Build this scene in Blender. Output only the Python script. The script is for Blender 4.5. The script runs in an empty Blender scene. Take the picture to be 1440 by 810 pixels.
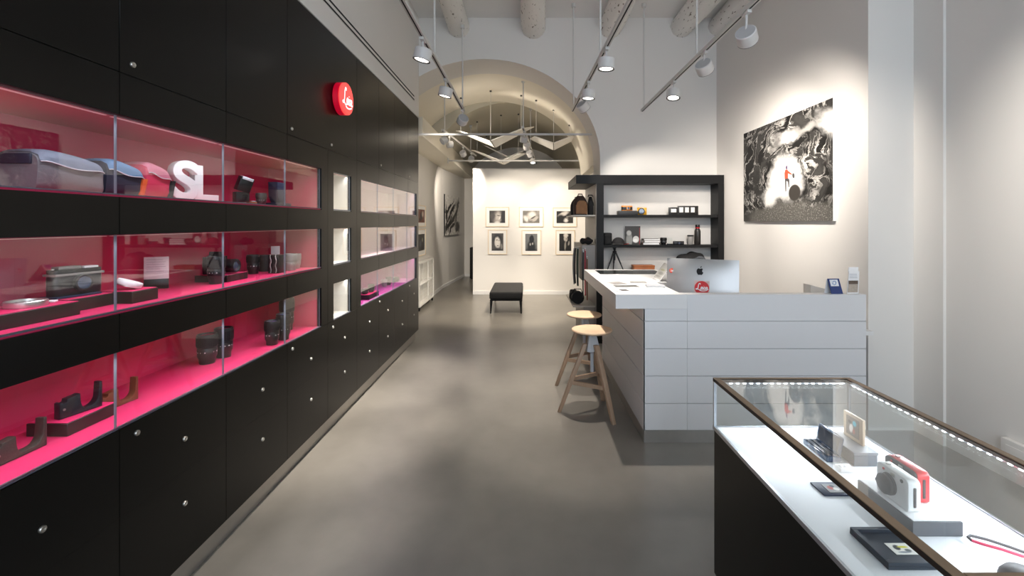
import bpy, bmesh, math, random
from mathutils import Vector, Matrix, Euler, Quaternion
random.seed(7)
PI = math.pi
R = math.radians
scene = bpy.context.scene
COL = scene.collection

# ------------------------------------------------------------------ helpers
def lin(h):
    h = h.lstrip('#')
    out = []
    for i in (0, 2, 4):
        c = int(h[i:i+2], 16) / 255.0
        out.append(c / 12.92 if c <= 0.04045 else ((c + 0.055) / 1.055) ** 2.4)
    return (out[0], out[1], out[2], 1.0)

def C4(c):
    return lin(c) if isinstance(c, str) else (c[0], c[1], c[2], 1.0)

class B:
    """collects shapes into one mesh"""
    def __init__(s):
        s.bm = bmesh.new()
    def _add(s, t, mi=0, M=None):
        if M is not None:
            bmesh.ops.transform(t, matrix=M, verts=t.verts)
        for f in t.faces:
            f.material_index = mi
            f.smooth = True
        me = bpy.data.meshes.new('tmp')
        t.to_mesh(me); t.free()
        s.bm.from_mesh(me)
        bpy.data.meshes.remove(me)
        return s
    def box(s, x0, x1, y0, y1, z0, z1, bev=0.0, seg=2, mi=0, M=None):
        t = bmesh.new()
        bmesh.ops.create_cube(t, size=1.0)
        for v in t.verts:
            v.co = Vector((x0 if v.co.x < 0 else x1, y0 if v.co.y < 0 else y1, z0 if v.co.z < 0 else z1))
        if bev > 0:
            bmesh.ops.bevel(t, geom=list(t.edges), offset=bev, segments=seg, profile=0.5, affect='EDGES')
        bmesh.ops.recalc_face_normals(t, faces=t.faces)
        return s._add(t, mi, M)
    def cyl(s, p0, p1, r0, r1=None, n=24, mi=0, M=None):
        r1 = r0 if r1 is None else r1
        p0, p1 = Vector(p0), Vector(p1)
        d = p1 - p0
        t = bmesh.new()
        bmesh.ops.create_cone(t, cap_ends=True, segments=n, radius1=r0, radius2=r1, depth=d.length)
        q = Vector((0, 0, 1)).rotation_difference(d.normalized()).to_matrix().to_4x4()
        bmesh.ops.transform(t, matrix=Matrix.Translation((p0 + p1) / 2) @ q, verts=t.verts)
        return s._add(t, mi, M)
    def lathe(s, prof, n=32, mi=0, M=None):
        t = bmesh.new()
        rings = []
        for r, z in prof:
            if r < 1e-6:
                rings.append([t.verts.new((0, 0, z))])
            else:
                rings.append([t.verts.new((r * math.cos(2*PI*i/n), r * math.sin(2*PI*i/n), z)) for i in range(n)])
        for a, b in zip(rings[:-1], rings[1:]):
            for i in range(n):
                j = (i + 1) % n
                if len(a) == 1 and len(b) == 1: continue
                if len(a) == 1: t.faces.new((a[0], b[i], b[j]))
                elif len(b) == 1: t.faces.new((a[i], a[j], b[0]))
                else: t.faces.new((a[i], a[j], b[j], b[i]))
        bmesh.ops.recalc_face_normals(t, faces=t.faces)
        return s._add(t, mi, M)
    def prism(s, pts, h0, h1, plane='xz', bev=0.0, mi=0, M=None):
        """2-D outline extruded: plane 'xz' extrudes along y, 'xy' along z, 'yz' along x"""
        def P(a, b, h):
            return {'xz': (a, h, b), 'xy': (a, b, h), 'yz': (h, a, b)}[plane]
        t = bmesh.new()
        lo = [t.verts.new(P(a, b, h0)) for a, b in pts]
        hi = [t.verts.new(P(a, b, h1)) for a, b in pts]
        t.faces.new(lo); t.faces.new(list(reversed(hi)))
        n = len(pts)
        for i in range(n):
            j = (i + 1) % n
            t.faces.new((lo[i], lo[j], hi[j], hi[i]))
        bmesh.ops.recalc_face_normals(t, faces=t.faces)
        if bev > 0:
            cap = set(t.faces[0].edges) | set(t.faces[1].edges) if False else None
            t.faces.ensure_lookup_table()
            ed = list(set(list(t.faces[0].edges) + list(t.faces[1].edges)))
            bmesh.ops.bevel(t, geom=ed, offset=bev, segments=2, profile=0.5, affect='EDGES')
        big = [f for f in t.faces if len(f.verts) > 4]
        if big:
            bmesh.ops.triangulate(t, faces=big)
        return s._add(t, mi, M)
    def tube(s, pts, r, n=10, closed=False, mi=0, flat=None, M=None):
        """sweep a round (or flat=(w,h) rectangular) section along points"""
        pts = [Vector(p) for p in pts]
        t = bmesh.new()
        N = len(pts)
        rings = []
        up = Vector((0, 0, 1))
        prev = None
        for i, p in enumerate(pts):
            a = pts[(i - 1) % N] if (closed or i > 0) else p
            b = pts[(i + 1) % N] if (closed or i < N - 1) else p
            d = (b - a).normalized()
            if prev is None:
                x = d.cross(up)
                if x.length < 1e-3: x = d.cross(Vector((1, 0, 0)))
            else:
                x = prev - d * prev.dot(d)
                if x.length < 1e-4: x = d.cross(up)
            x.normalize(); y = d.cross(x).normalized(); prev = x
            rr = r[i] if isinstance(r, (list, tuple)) else r
            if flat:
                w, h = flat
                ring = [p + x * sx * w / 2 + y * sy * h / 2 for sx, sy in ((1, 1), (-1, 1), (-1, -1), (1, -1))]
            else:
                ring = [p + (x * math.cos(2*PI*k/n) + y * math.sin(2*PI*k/n)) * rr for k in range(n)]
            rings.append([t.verts.new(v) for v in ring])
        m = len(rings[0])
        for i in range(N if closed else N - 1):
            a, b = rings[i], rings[(i + 1) % N]
            for k in range(m):
                t.faces.new((a[k], a[(k+1) % m], b[(k+1) % m], b[k]))
        if not closed:
            t.faces.new(rings[0]); t.faces.new(list(reversed(rings[-1])))
        bmesh.ops.recalc_face_normals(t, faces=t.faces)
        return s._add(t, mi, M)
    def ball(s, c, rx, ry=None, rz=None, mi=0, u=20, v=12, M=None):
        ry = rx if ry is None else ry; rz = rx if rz is None else rz
        t = bmesh.new()
        bmesh.ops.create_uvsphere(t, u_segments=u, v_segments=v, radius=1.0)
        bmesh.ops.transform(t, matrix=Matrix.Translation(c) @ Matrix.Diagonal((rx, ry, rz, 1)), verts=t.verts)
        return s._add(t, mi, M)
    def slab(s, quad, th, mi=0):
        """a board between four 3-D corners with real thickness"""
        q = [Vector(p) for p in quad]
        n = (q[2] - q[0]).cross(q[3] - q[1]).normalized() * th / 2
        t = bmesh.new()
        a = [t.verts.new(p + n) for p in q]; b = [t.verts.new(p - n) for p in q]
        t.faces.new(a); t.faces.new(list(reversed(b)))
        for i in range(4):
            j = (i + 1) % 4
            t.faces.new((a[i], b[i], b[j], a[j]))
        bmesh.ops.recalc_face_normals(t, faces=t.faces)
        return s._add(t, mi)
    def make(s, name, mats, parent=None, loc=None, rot=None, sharp=38):
        me = bpy.data.meshes.new(name)
        s.bm.to_mesh(me); s.bm.free()
        for m in (mats if isinstance(mats, (list, tuple)) else [mats]):
            me.materials.append(m)
        me.set_sharp_from_angle(angle=R(sharp))
        o = bpy.data.objects.new(name, me)
        COL.objects.link(o)
        if parent is not None: o.parent = parent
        if loc is not None: o.location = loc
        if rot is not None: o.rotation_euler = rot
        return o

def tag(o, label, cat, group=None):
    o['label'] = label; o['category'] = cat
    if group: o['group'] = group
    return o
def thing(name, label, cat, loc=(0, 0, 0), rz=0.0, group=None):
    o = bpy.data.objects.new(name, None)
    o.empty_display_size = 0.05
    COL.objects.link(o)
    o.location = loc; o.rotation_euler = (0, 0, rz)
    return tag(o, label, cat, group)
def struct(name, b, m):
    o = b.make(name, m); o['kind'] = 'structure'; return o
def plabel(o, text):
    o['label'] = text; return o

# ------------------------------------------------------------------ materials
def mat(name, color, rough=0.5, metal=0.0, spec=0.5, bump=0.0, bscale=60.0, var=0.0, vscale=6.0, coat=0.0, rvar=0.0):
    m = bpy.data.materials.new(name); m.use_nodes = True
    nt = m.node_tree; p = nt.nodes['Principled BSDF']
    c = C4(color)
    p.inputs['Base Color'].default_value = c
    p.inputs['Roughness'].default_value = rough
    p.inputs['Metallic'].default_value = metal
    p.inputs['Specular IOR Level'].default_value = spec
    if coat: p.inputs['Coat Weight'].default_value = coat
    tc = None
    if bump or var or rvar:
        tc = nt.nodes.new('ShaderNodeTexCoord')
    if var:
        n = nt.nodes.new('ShaderNodeTexNoise'); n.inputs['Scale'].default_value = vscale; n.inputs['Detail'].default_value = 5
        nt.links.new(tc.outputs['Object'], n.inputs['Vector'])
        mx = nt.nodes.new('ShaderNodeMix'); mx.data_type = 'RGBA'
        mx.inputs['A'].default_value = tuple(max(0, v * (1 - var)) for v in c[:3]) + (1,)
        mx.inputs['B'].default_value = tuple(min(1, v * (1 + var)) for v in c[:3]) + (1,)
        nt.links.new(n.outputs['Fac'], mx.inputs['Factor']); nt.links.new(mx.outputs['Result'], p.inputs['Base Color'])
    if rvar:
        n = nt.nodes.new('ShaderNodeTexNoise'); n.inputs['Scale'].default_value = 3.0; n.inputs['Detail'].default_value = 6
        nt.links.new(tc.outputs['Object'], n.inputs['Vector'])
        mr = nt.nodes.new('ShaderNodeMapRange'); mr.inputs['To Min'].default_value = rough - rvar; mr.inputs['To Max'].default_value = rough + rvar
        nt.links.new(n.outputs['Fac'], mr.inputs['Value']); nt.links.new(mr.outputs['Result'], p.inputs['Roughness'])
    if bump:
        n = nt.nodes.new('ShaderNodeTexNoise'); n.inputs['Scale'].default_value = bscale; n.inputs['Detail'].default_value = 4
        nt.links.new(tc.outputs['Object'], n.inputs['Vector'])
        b = nt.nodes.new('ShaderNodeBump'); b.inputs['Strength'].default_value = bump; b.inputs['Distance'].default_value = 0.004
        nt.links.new(n.outputs['Fac'], b.inputs['Height']); nt.links.new(b.outputs['Normal'], p.inputs['Normal'])
    return m
def emit(name, color, strength):
    m = bpy.data.materials.new(name); m.use_nodes = True
    nt = m.node_tree; p = nt.nodes['Principled BSDF']
    p.inputs['Base Color'].default_value = C4(color)
    p.inputs['Emission Color'].default_value = C4(color)
    p.inputs['Emission Strength'].default_value = strength
    return m
def glass(name, tint=(0.97, 0.985, 0.98), r0=0.045, power=4.0):
    """thin clear pane: see-through with view-angle reflection on each face"""
    m = bpy.data.materials.new(name); m.use_nodes = True
    nt = m.node_tree; nt.nodes.clear()
    out = nt.nodes.new('ShaderNodeOutputMaterial'); mix = nt.nodes.new('ShaderNodeMixShader')
    tr = nt.nodes.new('ShaderNodeBsdfTransparent'); tr.inputs['Color'].default_value = (*tint, 1)
    gl = nt.nodes.new('ShaderNodeBsdfGlossy'); gl.inputs['Roughness'].default_value = 0.0
    lw = nt.nodes.new('ShaderNodeLayerWeight'); lw.inputs['Blend'].default_value = 0.5
    pw = nt.nodes.new('ShaderNodeMath'); pw.operation = 'POWER'; pw.inputs[1].default_value = power
    ma = nt.nodes.new('ShaderNodeMath'); ma.operation = 'MULTIPLY_ADD'; ma.inputs[1].default_value = 1 - r0; ma.inputs[2].default_value = r0
    L = nt.links.new
    L(lw.outputs['Facing'], pw.inputs[0]); L(pw.outputs[0], ma.inputs[0]); L(ma.outputs[0], mix.inputs['Fac'])
    L(tr.outputs[0], mix.inputs[1]); L(gl.outputs[0], mix.inputs[2]); L(mix.outputs[0], out.inputs['Surface'])
    return m
def wood(name, c1, c2, rough=0.45, scale=(1, 1, 14), axis_scale=3.0):
    m = bpy.data.materials.new(name); m.use_nodes = True
    nt = m.node_tree; p = nt.nodes['Principled BSDF']; p.inputs['Roughness'].default_value = rough
    tc = nt.nodes.new('ShaderNodeTexCoord'); mp = nt.nodes.new('ShaderNodeMapping')
    mp.inputs['Scale'].default_value = scale
    n = nt.nodes.new('ShaderNodeTexNoise'); n.inputs['Scale'].default_value = axis_scale; n.inputs['Detail'].default_value = 8; n.inputs['Distortion'].default_value = 0.6
    mx = nt.nodes.new('ShaderNodeMix'); mx.data_type = 'RGBA'
    mx.inputs['A'].default_value = C4(c1); mx.inputs['B'].default_value = C4(c2)
    L = nt.links.new
    L(tc.outputs['Object'], mp.inputs['Vector']); L(mp.outputs['Vector'], n.inputs['Vector'])
    L(n.outputs['Fac'], mx.inputs['Factor']); L(mx.outputs['Result'], p.inputs['Base Color'])
    return m
def picture(name, base, w, h, blobs, rough=0.5, grain=0.0, gscale=8.0, distort=0.0):
    """printed image: soft ellipses in the panel's own x-z coordinates (units of half width / half height)
    blob = (cx, cz, rx, rz, rot_deg, colour, softness)"""
    m = bpy.data.materials.new(name); m.use_nodes = True
    nt = m.node_tree; p = nt.nodes['Principled BSDF']; p.inputs['Roughness'].default_value = rough
    L = nt.links.new
    tc = nt.nodes.new('ShaderNodeTexCoord'); mp = nt.nodes.new('ShaderNodeMapping')
    mp.inputs['Scale'].default_value = (2.0 / w, 0, 2.0 / h)
    L(tc.outputs['Object'], mp.inputs['Vector'])
    vec = mp.outputs['Vector']
    if distort:
        n = nt.nodes.new('ShaderNodeTexNoise'); n.inputs['Scale'].default_value = 2.2; n.inputs['Detail'].default_value = 5
        L(vec, n.inputs['Vector'])
        s = nt.nodes.new('ShaderNodeVectorMath'); s.operation = 'SUBTRACT'; s.inputs[1].default_value = (0.5, 0.5, 0.5)
        L(n.outputs['Color'], s.inputs[0])
        sc = nt.nodes.new('ShaderNodeVectorMath'); sc.operation = 'SCALE'; sc.inputs['Scale'].default_value = distort
        L(s.outputs[0], sc.inputs[0])
        ml = nt.nodes.new('ShaderNodeVectorMath'); ml.operation = 'MULTIPLY'; ml.inputs[1].default_value = (1, 0, 1)
        L(sc.outputs[0], ml.inputs[0])
        ad = nt.nodes.new('ShaderNodeVectorMath'); ad.operation = 'ADD'
        L(vec, ad.inputs[0]); L(ml.outputs[0], ad.inputs[1]); vec = ad.outputs[0]
    rgb = nt.nodes.new('ShaderNodeRGB'); rgb.outputs[0].default_value = C4(base)
    cur = rgb.outputs[0]
    for cx, cz, rx, rz, rot, col, soft in blobs:
        b = nt.nodes.new('ShaderNodeMapping'); b.vector_type = 'TEXTURE'
        b.inputs['Location'].default_value = (cx, 0, cz); b.inputs['Rotation'].default_value = (0, R(rot), 0)
        b.inputs['Scale'].default_value = (rx, 1, rz)
        L(vec, b.inputs['Vector'])
        ln = nt.nodes.new('ShaderNodeVectorMath'); ln.operation = 'LENGTH'; L(b.outputs['Vector'], ln.inputs[0])
        mr = nt.nodes.new('ShaderNodeMapRange'); mr.interpolation_type = 'SMOOTHSTEP'
        mr.inputs['From Min'].default_value = 1 + soft / 2; mr.inputs['From Max'].default_value = max(0, 1 - soft)
        L(ln.outputs['Value'], mr.inputs['Value'])
        mx = nt.nodes.new('ShaderNodeMix'); mx.data_type = 'RGBA'; mx.inputs['B'].default_value = C4(col)
        L(mr.outputs['Result'], mx.inputs['Factor']); L(cur, mx.inputs['A'])
        cur = mx.outputs['Result']
    if grain:
        n = nt.nodes.new('ShaderNodeTexNoise'); n.inputs['Scale'].default_value = gscale; n.inputs['Detail'].default_value = 6
        L(mp.outputs['Vector'], n.inputs['Vector'])
        mr = nt.nodes.new('ShaderNodeMapRange'); mr.inputs['From Min'].default_value = 0.3; mr.inputs['From Max'].default_value = 0.7
        mr.inputs['To Min'].default_value = 1 - grain; mr.inputs['To Max'].default_value = 1 + grain
        L(n.outputs['Fac'], mr.inputs['Value'])
        hs = nt.nodes.new('ShaderNodeHueSaturation'); L(cur, hs.inputs['Color']); L(mr.outputs['Result'], hs.inputs['Value'])
        cur = hs.outputs['Color']
    L(cur, p.inputs['Base Color'])
    return m

WALLW = mat('wall_paint', (0.74, 0.72, 0.69), 0.75, bump=0.08, bscale=30, var=0.02, vscale=1.5)
CEILW = mat('ceiling_paint', (0.80, 0.79, 0.77), 0.8, bump=0.15, bscale=12, var=0.05, vscale=2)
VAULTR = mat('rear_vault_plaster_shaded', (0.47, 0.44, 0.36), 0.85, bump=0.2, bscale=8, var=0.04, vscale=2)  # darker copy of the vault plaster; the rear's weaker light is painted in
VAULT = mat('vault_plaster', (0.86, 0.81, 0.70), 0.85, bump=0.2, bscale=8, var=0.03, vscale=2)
PARTW = mat('partition_paint', (0.82, 0.80, 0.77), 0.7)
BLACK = mat('satin_black_laminate', (0.0040, 0.0038, 0.0033), 0.30, spec=0.20, var=0.15, vscale=3)
BLACKM = mat('matt_black', (0.008, 0.008, 0.009), 0.6, spec=0.3)
RUBBER = mat('black_rubber', (0.006, 0.006, 0.007), 0.55, spec=0.3, bump=0.3, bscale=200)
CAMBLK = mat('camera_black', (0.007, 0.007, 0.0085), 0.32, bump=0.1, bscale=300)
GAP = mat('seam_dark', (0.003, 0.003, 0.003), 0.8)
RED = mat('red_lining', (0.57, 0.022, 0.105), 0.5, spec=0.3)
WHITEIN = mat('white_lining', (0.75, 0.72, 0.68), 0.5)
PALEIN = mat('pale_pink_lining', (0.60, 0.43, 0.41), 0.5)
VIOLET_LIT = mat('red_lining_violet_lit', (0.56, 0.06, 0.30), 0.5)  # red lining with the violet light on it mixed into the colour
STEEL = mat('brushed_steel', (0.45, 0.43, 0.40), 0.38, metal=0.8, var=0.08, vscale=20)
LOCKM = mat('lock_nickel', (0.52, 0.50, 0.46), 0.35, metal=1.0)
ALU = mat('anodised_aluminium', (0.55, 0.58, 0.63), 0.3, metal=0.9)
GLASS = glass('pane_glass', r0=0.05, power=3.5)
GLASSC = glass('case_glass', r0=0.025, power=4.6)
GEDGE = mat('glass_edge', (0.26, 0.29, 0.34), 0.25)
LED = emit('led_white', (0.9, 0.45, 0.5), 0.25)
STRIPM = mat('strip_blue_grey', (0.12, 0.13, 0.18), 0.35, metal=0.6)
LEDDOT = emit('led_dot', (0.88, 0.93, 1.0), 9.0)
LAMPON = emit('lamp_lens', (1.0, 0.95, 0.88), 3.5)
LAMPW = mat('lamp_white', (0.62, 0.61, 0.60), 0.45)
LAMPD = mat('lamp_ring', (0.03, 0.03, 0.03), 0.4)
LAMPG = mat('lamp_grey_cap', (0.40, 0.40, 0.41), 0.5)
TRACKW = mat('track_white', (0.62, 0.61, 0.59), 0.45)
COUNTER = mat('counter_lacquer', (0.70, 0.70, 0.71), 0.42, var=0.02, vscale=3)
COUNTTOP = mat('counter_top_lacquer', (0.74, 0.735, 0.73), 0.38)
SEAT = wood('beech_seat', '#e0c6a8', '#d2b090', 0.42, (2, 12, 2), 3)
LEGW = wood('beech_leg', '#b79c84', '#977a62', 0.5, (14, 14, 2), 3)
FRAMEW = wood('pale_wood_frame', '#ecdcc4', '#dfc8a6', 0.5, (6, 6, 6), 4)
MATW = mat('passepartout', (0.84, 0.83, 0.80), 0.8)
GREYMET = mat('stool_grey_metal', (0.52, 0.53, 0.55), 0.45)
SHELFBLK = mat('shelf_black', (0.006, 0.006, 0.0065), 0.5, spec=0.25)
SHELFGR = mat('shelf_grey_side', (0.30, 0.28, 0.26), 0.45)
FABBLK = mat('black_fabric', (0.010, 0.010, 0.011), 0.85, bump=0.4, bscale=120)
BROWN = mat('brown_canvas', (0.30, 0.15, 0.07), 0.8, bump=0.4, bscale=80, var=0.2, vscale=20)
BRONZE = mat('bronze_rail', (0.24, 0.17, 0.11), 0.36, metal=0.65, var=0.06, vscale=30)
BRONZED = mat('bronze_rail_side', (0.035, 0.025, 0.02), 0.5, metal=0.3)
CASEW = mat('case_white_shelf', (0.83, 0.84, 0.86), 0.35)
PLINTH = mat('plinth_brown_black', (0.015, 0.0105, 0.009), 0.4)
PLGREY = mat('plinth_grey', (0.085, 0.092, 0.105), 0.5)
WHITE = mat('plain_white', (0.80, 0.80, 0.80), 0.5)
OFFW = mat('white_card', (0.82, 0.82, 0.83), 0.6)

# floor: polished concrete
def floor_mat():
    m = bpy.data.materials.new('polished_concrete'); m.use_nodes = True
    nt = m.node_tree; p = nt.nodes['Principled BSDF']; L = nt.links.new
    tc = nt.nodes.new('ShaderNodeTexCoord')
    n1 = nt.nodes.new('ShaderNodeTexNoise'); n1.inputs['Scale'].default_value = 1.1; n1.inputs['Detail'].default_value = 3; n1.inputs['Roughness'].default_value = 0.5
    n2 = nt.nodes.new('ShaderNodeTexNoise'); n2.inputs['Scale'].default_value = 9; n2.inputs['Detail'].default_value = 6
    L(tc.outputs['Object'], n1.inputs['Vector']); L(tc.outputs['Object'], n2.inputs['Vector'])
    cr = nt.nodes.new('ShaderNodeValToRGB')
    cr.color_ramp.elements[0].position = 0.32; cr.color_ramp.elements[0].color = (0.152, 0.142, 0.127, 1)
    cr.color_ramp.elements[1].position = 0.70; cr.color_ramp.elements[1].color = (0.210, 0.195, 0.171, 1)
    L(n1.outputs['Fac'], cr.inputs['Fac'])
    mv = nt.nodes.new('ShaderNodeMapRange'); mv.inputs['To Min'].default_value = 0.88; mv.inputs['To Max'].default_value = 1.12
    L(n2.outputs['Fac'], mv.inputs['Value'])
    vm = nt.nodes.new('ShaderNodeVectorMath'); vm.operation = 'SCALE'
    L(cr.outputs['Color'], vm.inputs[0]); L(mv.outputs['Result'], vm.inputs['Scale']); L(vm.outputs[0], p.inputs['Base Color'])
    mr = nt.nodes.new('ShaderNodeMapRange'); mr.inputs['To Min'].default_value = 0.280; mr.inputs['To Max'].default_value = 0.310
    L(n1.outputs['Fac'], mr.inputs['Value']); L(mr.outputs['Result'], p.inputs['Roughness'])
    p.inputs['Specular IOR Level'].default_value = 0.6
    return m
FLOOR = floor_mat()

# painted log beam with dark specks of chipped paint
def beam_mat():
    m = bpy.data.materials.new('painted_log'); m.use_nodes = True
    nt = m.node_tree; p = nt.nodes['Principled BSDF']; p.inputs['Roughness'].default_value = 0.8; L = nt.links.new
    tc = nt.nodes.new('ShaderNodeTexCoord'); mp = nt.nodes.new('ShaderNodeMapping'); mp.inputs['Scale'].default_value = (1, 0.35, 1)
    L(tc.outputs['Object'], mp.inputs['Vector'])
    n = nt.nodes.new('ShaderNodeTexNoise'); n.inputs['Scale'].default_value = 34; n.inputs['Detail'].default_value = 3
    L(mp.outputs['Vector'], n.inputs['Vector'])
    cr = nt.nodes.new('ShaderNodeValToRGB')
    cr.color_ramp.elements[0].position = 0.30; cr.color_ramp.elements[0].color = (0.16, 0.13, 0.10, 1)
    cr.color_ramp.elements[1].position = 0.37; cr.color_ramp.elements[1].color = (0.82, 0.80, 0.76, 1)
    L(n.outputs['Fac'], cr.inputs['Fac']); L(cr.outputs['Color'], p.inputs['Base Color'])
    b = nt.nodes.new('ShaderNodeBump'); b.inputs['Strength'].default_value = 0.4; b.inputs['Distance'].default_value = 0.01
    L(n.outputs['Fac'], b.inputs['Height']); L(b.outputs['Normal'], p.inputs['Normal'])
    return m
BEAM = beam_mat()

# ------------------------------------------------------------------ camera
F = 640.0; VX, VY = 739.0, 313.5; CH = 1.55
cam = bpy.data.cameras.new('camera'); co = bpy.data.objects.new('camera', cam); COL.objects.link(co)
cam.sensor_width = 36.0; cam.lens = F / 1440.0 * 36.0
cam.shift_x = (720 - VX) / 1440.0; cam.shift_y = (VY - 405) / 1440.0
cam.clip_start = 0.02
co.location = (0, 0, CH); co.rotation_euler = (R(90), 0, 0)
scene.camera = co

# ------------------------------------------------------------------ room shell
AX, AZ, AA, AB = -0.55, 2.40, 1.55, 1.347          # arch centre, spring, half axes
CZ = 4.30
b = B(); b.box(-2.3, 3.2, -2.7, 13.4, -0.1, 0.0); struct('floor', b, FLOOR)
b = B(); b.box(-2.3, 3.2, -2.7, 6.5, CZ, CZ + 0.1); struct('ceiling', b, CEILW)
b = B(); b.box(-2.2, -1.43, -2.6, 6.10, 2.955, CZ); struct('wall_left_upper', b, WALLW)
b = B(); b.box(-2.2, -1.97, -2.6, 10.77, 0, 2.95); struct('wall_left', b, WALLW)
b = B(); b.prism([(-1.97, 10.77), (-1.77, 13.2), (-2.2, 13.2), (-2.2, 10.77)], 0, 3.2, 'xy'); struct('wall_left_far', b, WALLW)
b = B(); b.box(2.56, 3.1, 3.40, 6.7, 0, CZ); struct('wall_right', b, WALLW)
b = B(); b.box(2.92, 3.1, -2.6, 3.16, 0, CZ); b.box(2.90, 3.1, 3.16, 3.40, 0, CZ); struct('wall_right_near', b, WALLW)
# arch wall
pts = [(2.58, 0), (2.58, CZ), (-1.99, CZ), (-1.99, 2.9)]
th0 = math.acos((-1.97 - AX) / AA)
n = 40
for i in range(n + 1):
    th = th0 * (1 - i / n)
    pts.append((AX + AA * math.cos(th), AZ + AB * math.sin(th)))
pts.append((1.0, 0))
b = B(); b.prism(pts, 6.10, 6.70, 'xz'); struct('wall_arch', b, WALLW)
# vault segments behind the arch
def vault(name, cx, a, bb, zs, y0, y1, th0, m, thick=0.12):
    n = 64
    tm = bmesh.new(); rows = []
    for i in range(n + 1):
        t = th0 * (1 - i / n)
        c, q = math.cos(t), math.sin(t)
        I = (cx + a*c, zs + bb*q); O = (cx + (a + thick)*c, zs + (bb + thick)*q)
        rows.append([tm.verts.new((p[0], y, p[1])) for p, y in ((I, y0), (I, y1), (O, y1), (O, y0))])
    for r0, r1 in zip(rows[:-1], rows[1:]):
        for k in range(4):
            tm.faces.new((r0[k], r0[(k+1) % 4], r1[(k+1) % 4], r1[k]))
    tm.faces.new(rows[0]); tm.faces.new(list(reversed(rows[-1])))
    bmesh.ops.recalc_face_normals(tm, faces=tm.faces)
    b = B(); b._add(tm)
    return struct(name, b, m)
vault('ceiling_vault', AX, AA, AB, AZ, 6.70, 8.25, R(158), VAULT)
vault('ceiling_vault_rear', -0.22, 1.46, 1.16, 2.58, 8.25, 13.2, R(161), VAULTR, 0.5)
b = B(); b.box(-2.3, 3.2, 13.2, 13.4, 0, 4.0); struct('wall_back', b, WALLW)
b = B(); b.box(1.37, 2.6, 6.70, 13.2, 0, 3.2); struct('wall_right_back', b, WALLW)
b = B(); b.box(-2.2, -1.52, 6.72, 13.2, 2.834, 3.115); struct('trim_1', b, VAULT)
# front wall with the shop window
b = B(); b.box(-2.2, -1.3, -2.75, -2.6, 0, CZ); b.box(2.7, 3.1, -2.75, -2.6, 0, CZ); b.box(-1.3, 2.7, -2.75, -2.6, 3.7, CZ); b.box(-1.3, 2.7, -2.75, -2.6, 0, 0.25)
struct('wall_front', b, WALLW)
b = B()
for x in (-1.3, 0.65, 2.62): b.box(x, x + 0.08, -2.72, -2.64, 0.25, 3.7)
b.box(-1.3, 2.7, -2.72, -2.64, 3.62, 3.7); b.box(-1.3, 2.7, -2.72, -2.64, 0.25, 0.33)
w = struct('window_1', b, BLACKM)
# baseboards
b = B(); b.box(-1.97, -1.955, 6.2, 10.77, 0.0, 0.07); struct('baseboard_left', b, WHITE)
b = B(); b.prism([(-1.955, 10.77), (-1.757, 13.18), (-1.77, 13.18), (-1.97, 10.77)], 0, 0.075, 'xy'); struct('baseboard_left_far', b, WHITE)
b = B(); b.box(-1.765, -1.1, 13.185, 13.2, 0, 0.075); struct('baseboard_back', b, WHITE)
# free-standing partition with pictures
b = B(); b.box(-1.14, 1.365, 9.87, 10.0, 0, 2.73); struct('wall_partition', b, PARTW)
b = B(); b.box(-1.14, 1.36, 9.855, 9.87, 0, 0.075); struct('baseboard_partition', b, WHITE)
# painted log beams
for i, (x, r0) in enumerate(((-0.88, 0.14), (0.10, 0.155), (1.13, 0.15), (2.10, 0.145), (2.56, 0.12))):
    pr = []
    t = bmesh.new()
    NY, NS = 26, 18
    rings = []
    for k in range(NY):
        y = -2.6 + (6.16 + 2.6) * k / (NY - 1)
        rr = r0 * (1 + 0.05 * math.sin(k * 1.3 + i)); ox = 0.015 * math.sin(k * 0.7 + i * 2)
        rings.append([t.verts.new((x + ox + rr * math.cos(2*PI*s/NS) * (1 + 0.03 * math.sin(s * 3 + k)), y, 4.175 + rr * 1.0 * math.sin(2*PI*s/NS))) for s in range(NS)])
    for a, c in zip(rings[:-1], rings[1:]):
        for s in range(NS):
            t.faces.new((a[s], a[(s+1) % NS], c[(s+1) % NS], c[s]))
    t.faces.new(rings[0]); t.faces.new(list(reversed(rings[-1])))
    bmesh.ops.recalc_face_normals(t, faces=t.faces)
    bb = B(); bb._add(t); struct('ceiling_beam', bb, BEAM)
# iron tie rods across the vault
for y, x0, x1, z, lab in ((6.40, -1.965, 0.995, 2.795, 'thin white steel tie rod crossing the mouth of the arch'), (8.9, -1.515, 1.365, 2.767, 'thin white steel tie rod spanning the rear vault just above the white picture wall')):
    t = thing('tie_rod_rail', lab, 'tie rod', ((x0 + x1) / 2, y, z))
    hw = (x1 - x0) / 2
    B().cyl((-hw, 0, 0), (hw, 0, 0), 0.016, n=12).make('bar', TRACKW, t)
    for s in (-1, 1): B().box(s*hw - 0.006, s*hw + 0.006, -0.05, 0.05, -0.05, 0.05).make('wall_plate', TRACKW, t)
# low access box on the near right wall
t = thing('socket_box', 'white low utility box on the right wall behind the glass showcase', 'utility box', (2.92, 2.58, 0.03))
B().box(-0.04, -0.001, -0.18, 0.18, 0, 0.225, 0.004).make('housing', WALLW, t)
B().box(-0.044, -0.040, -0.15, 0.15, 0.03, 0.195, 0.002).make('cover', WALLW, t)

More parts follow.
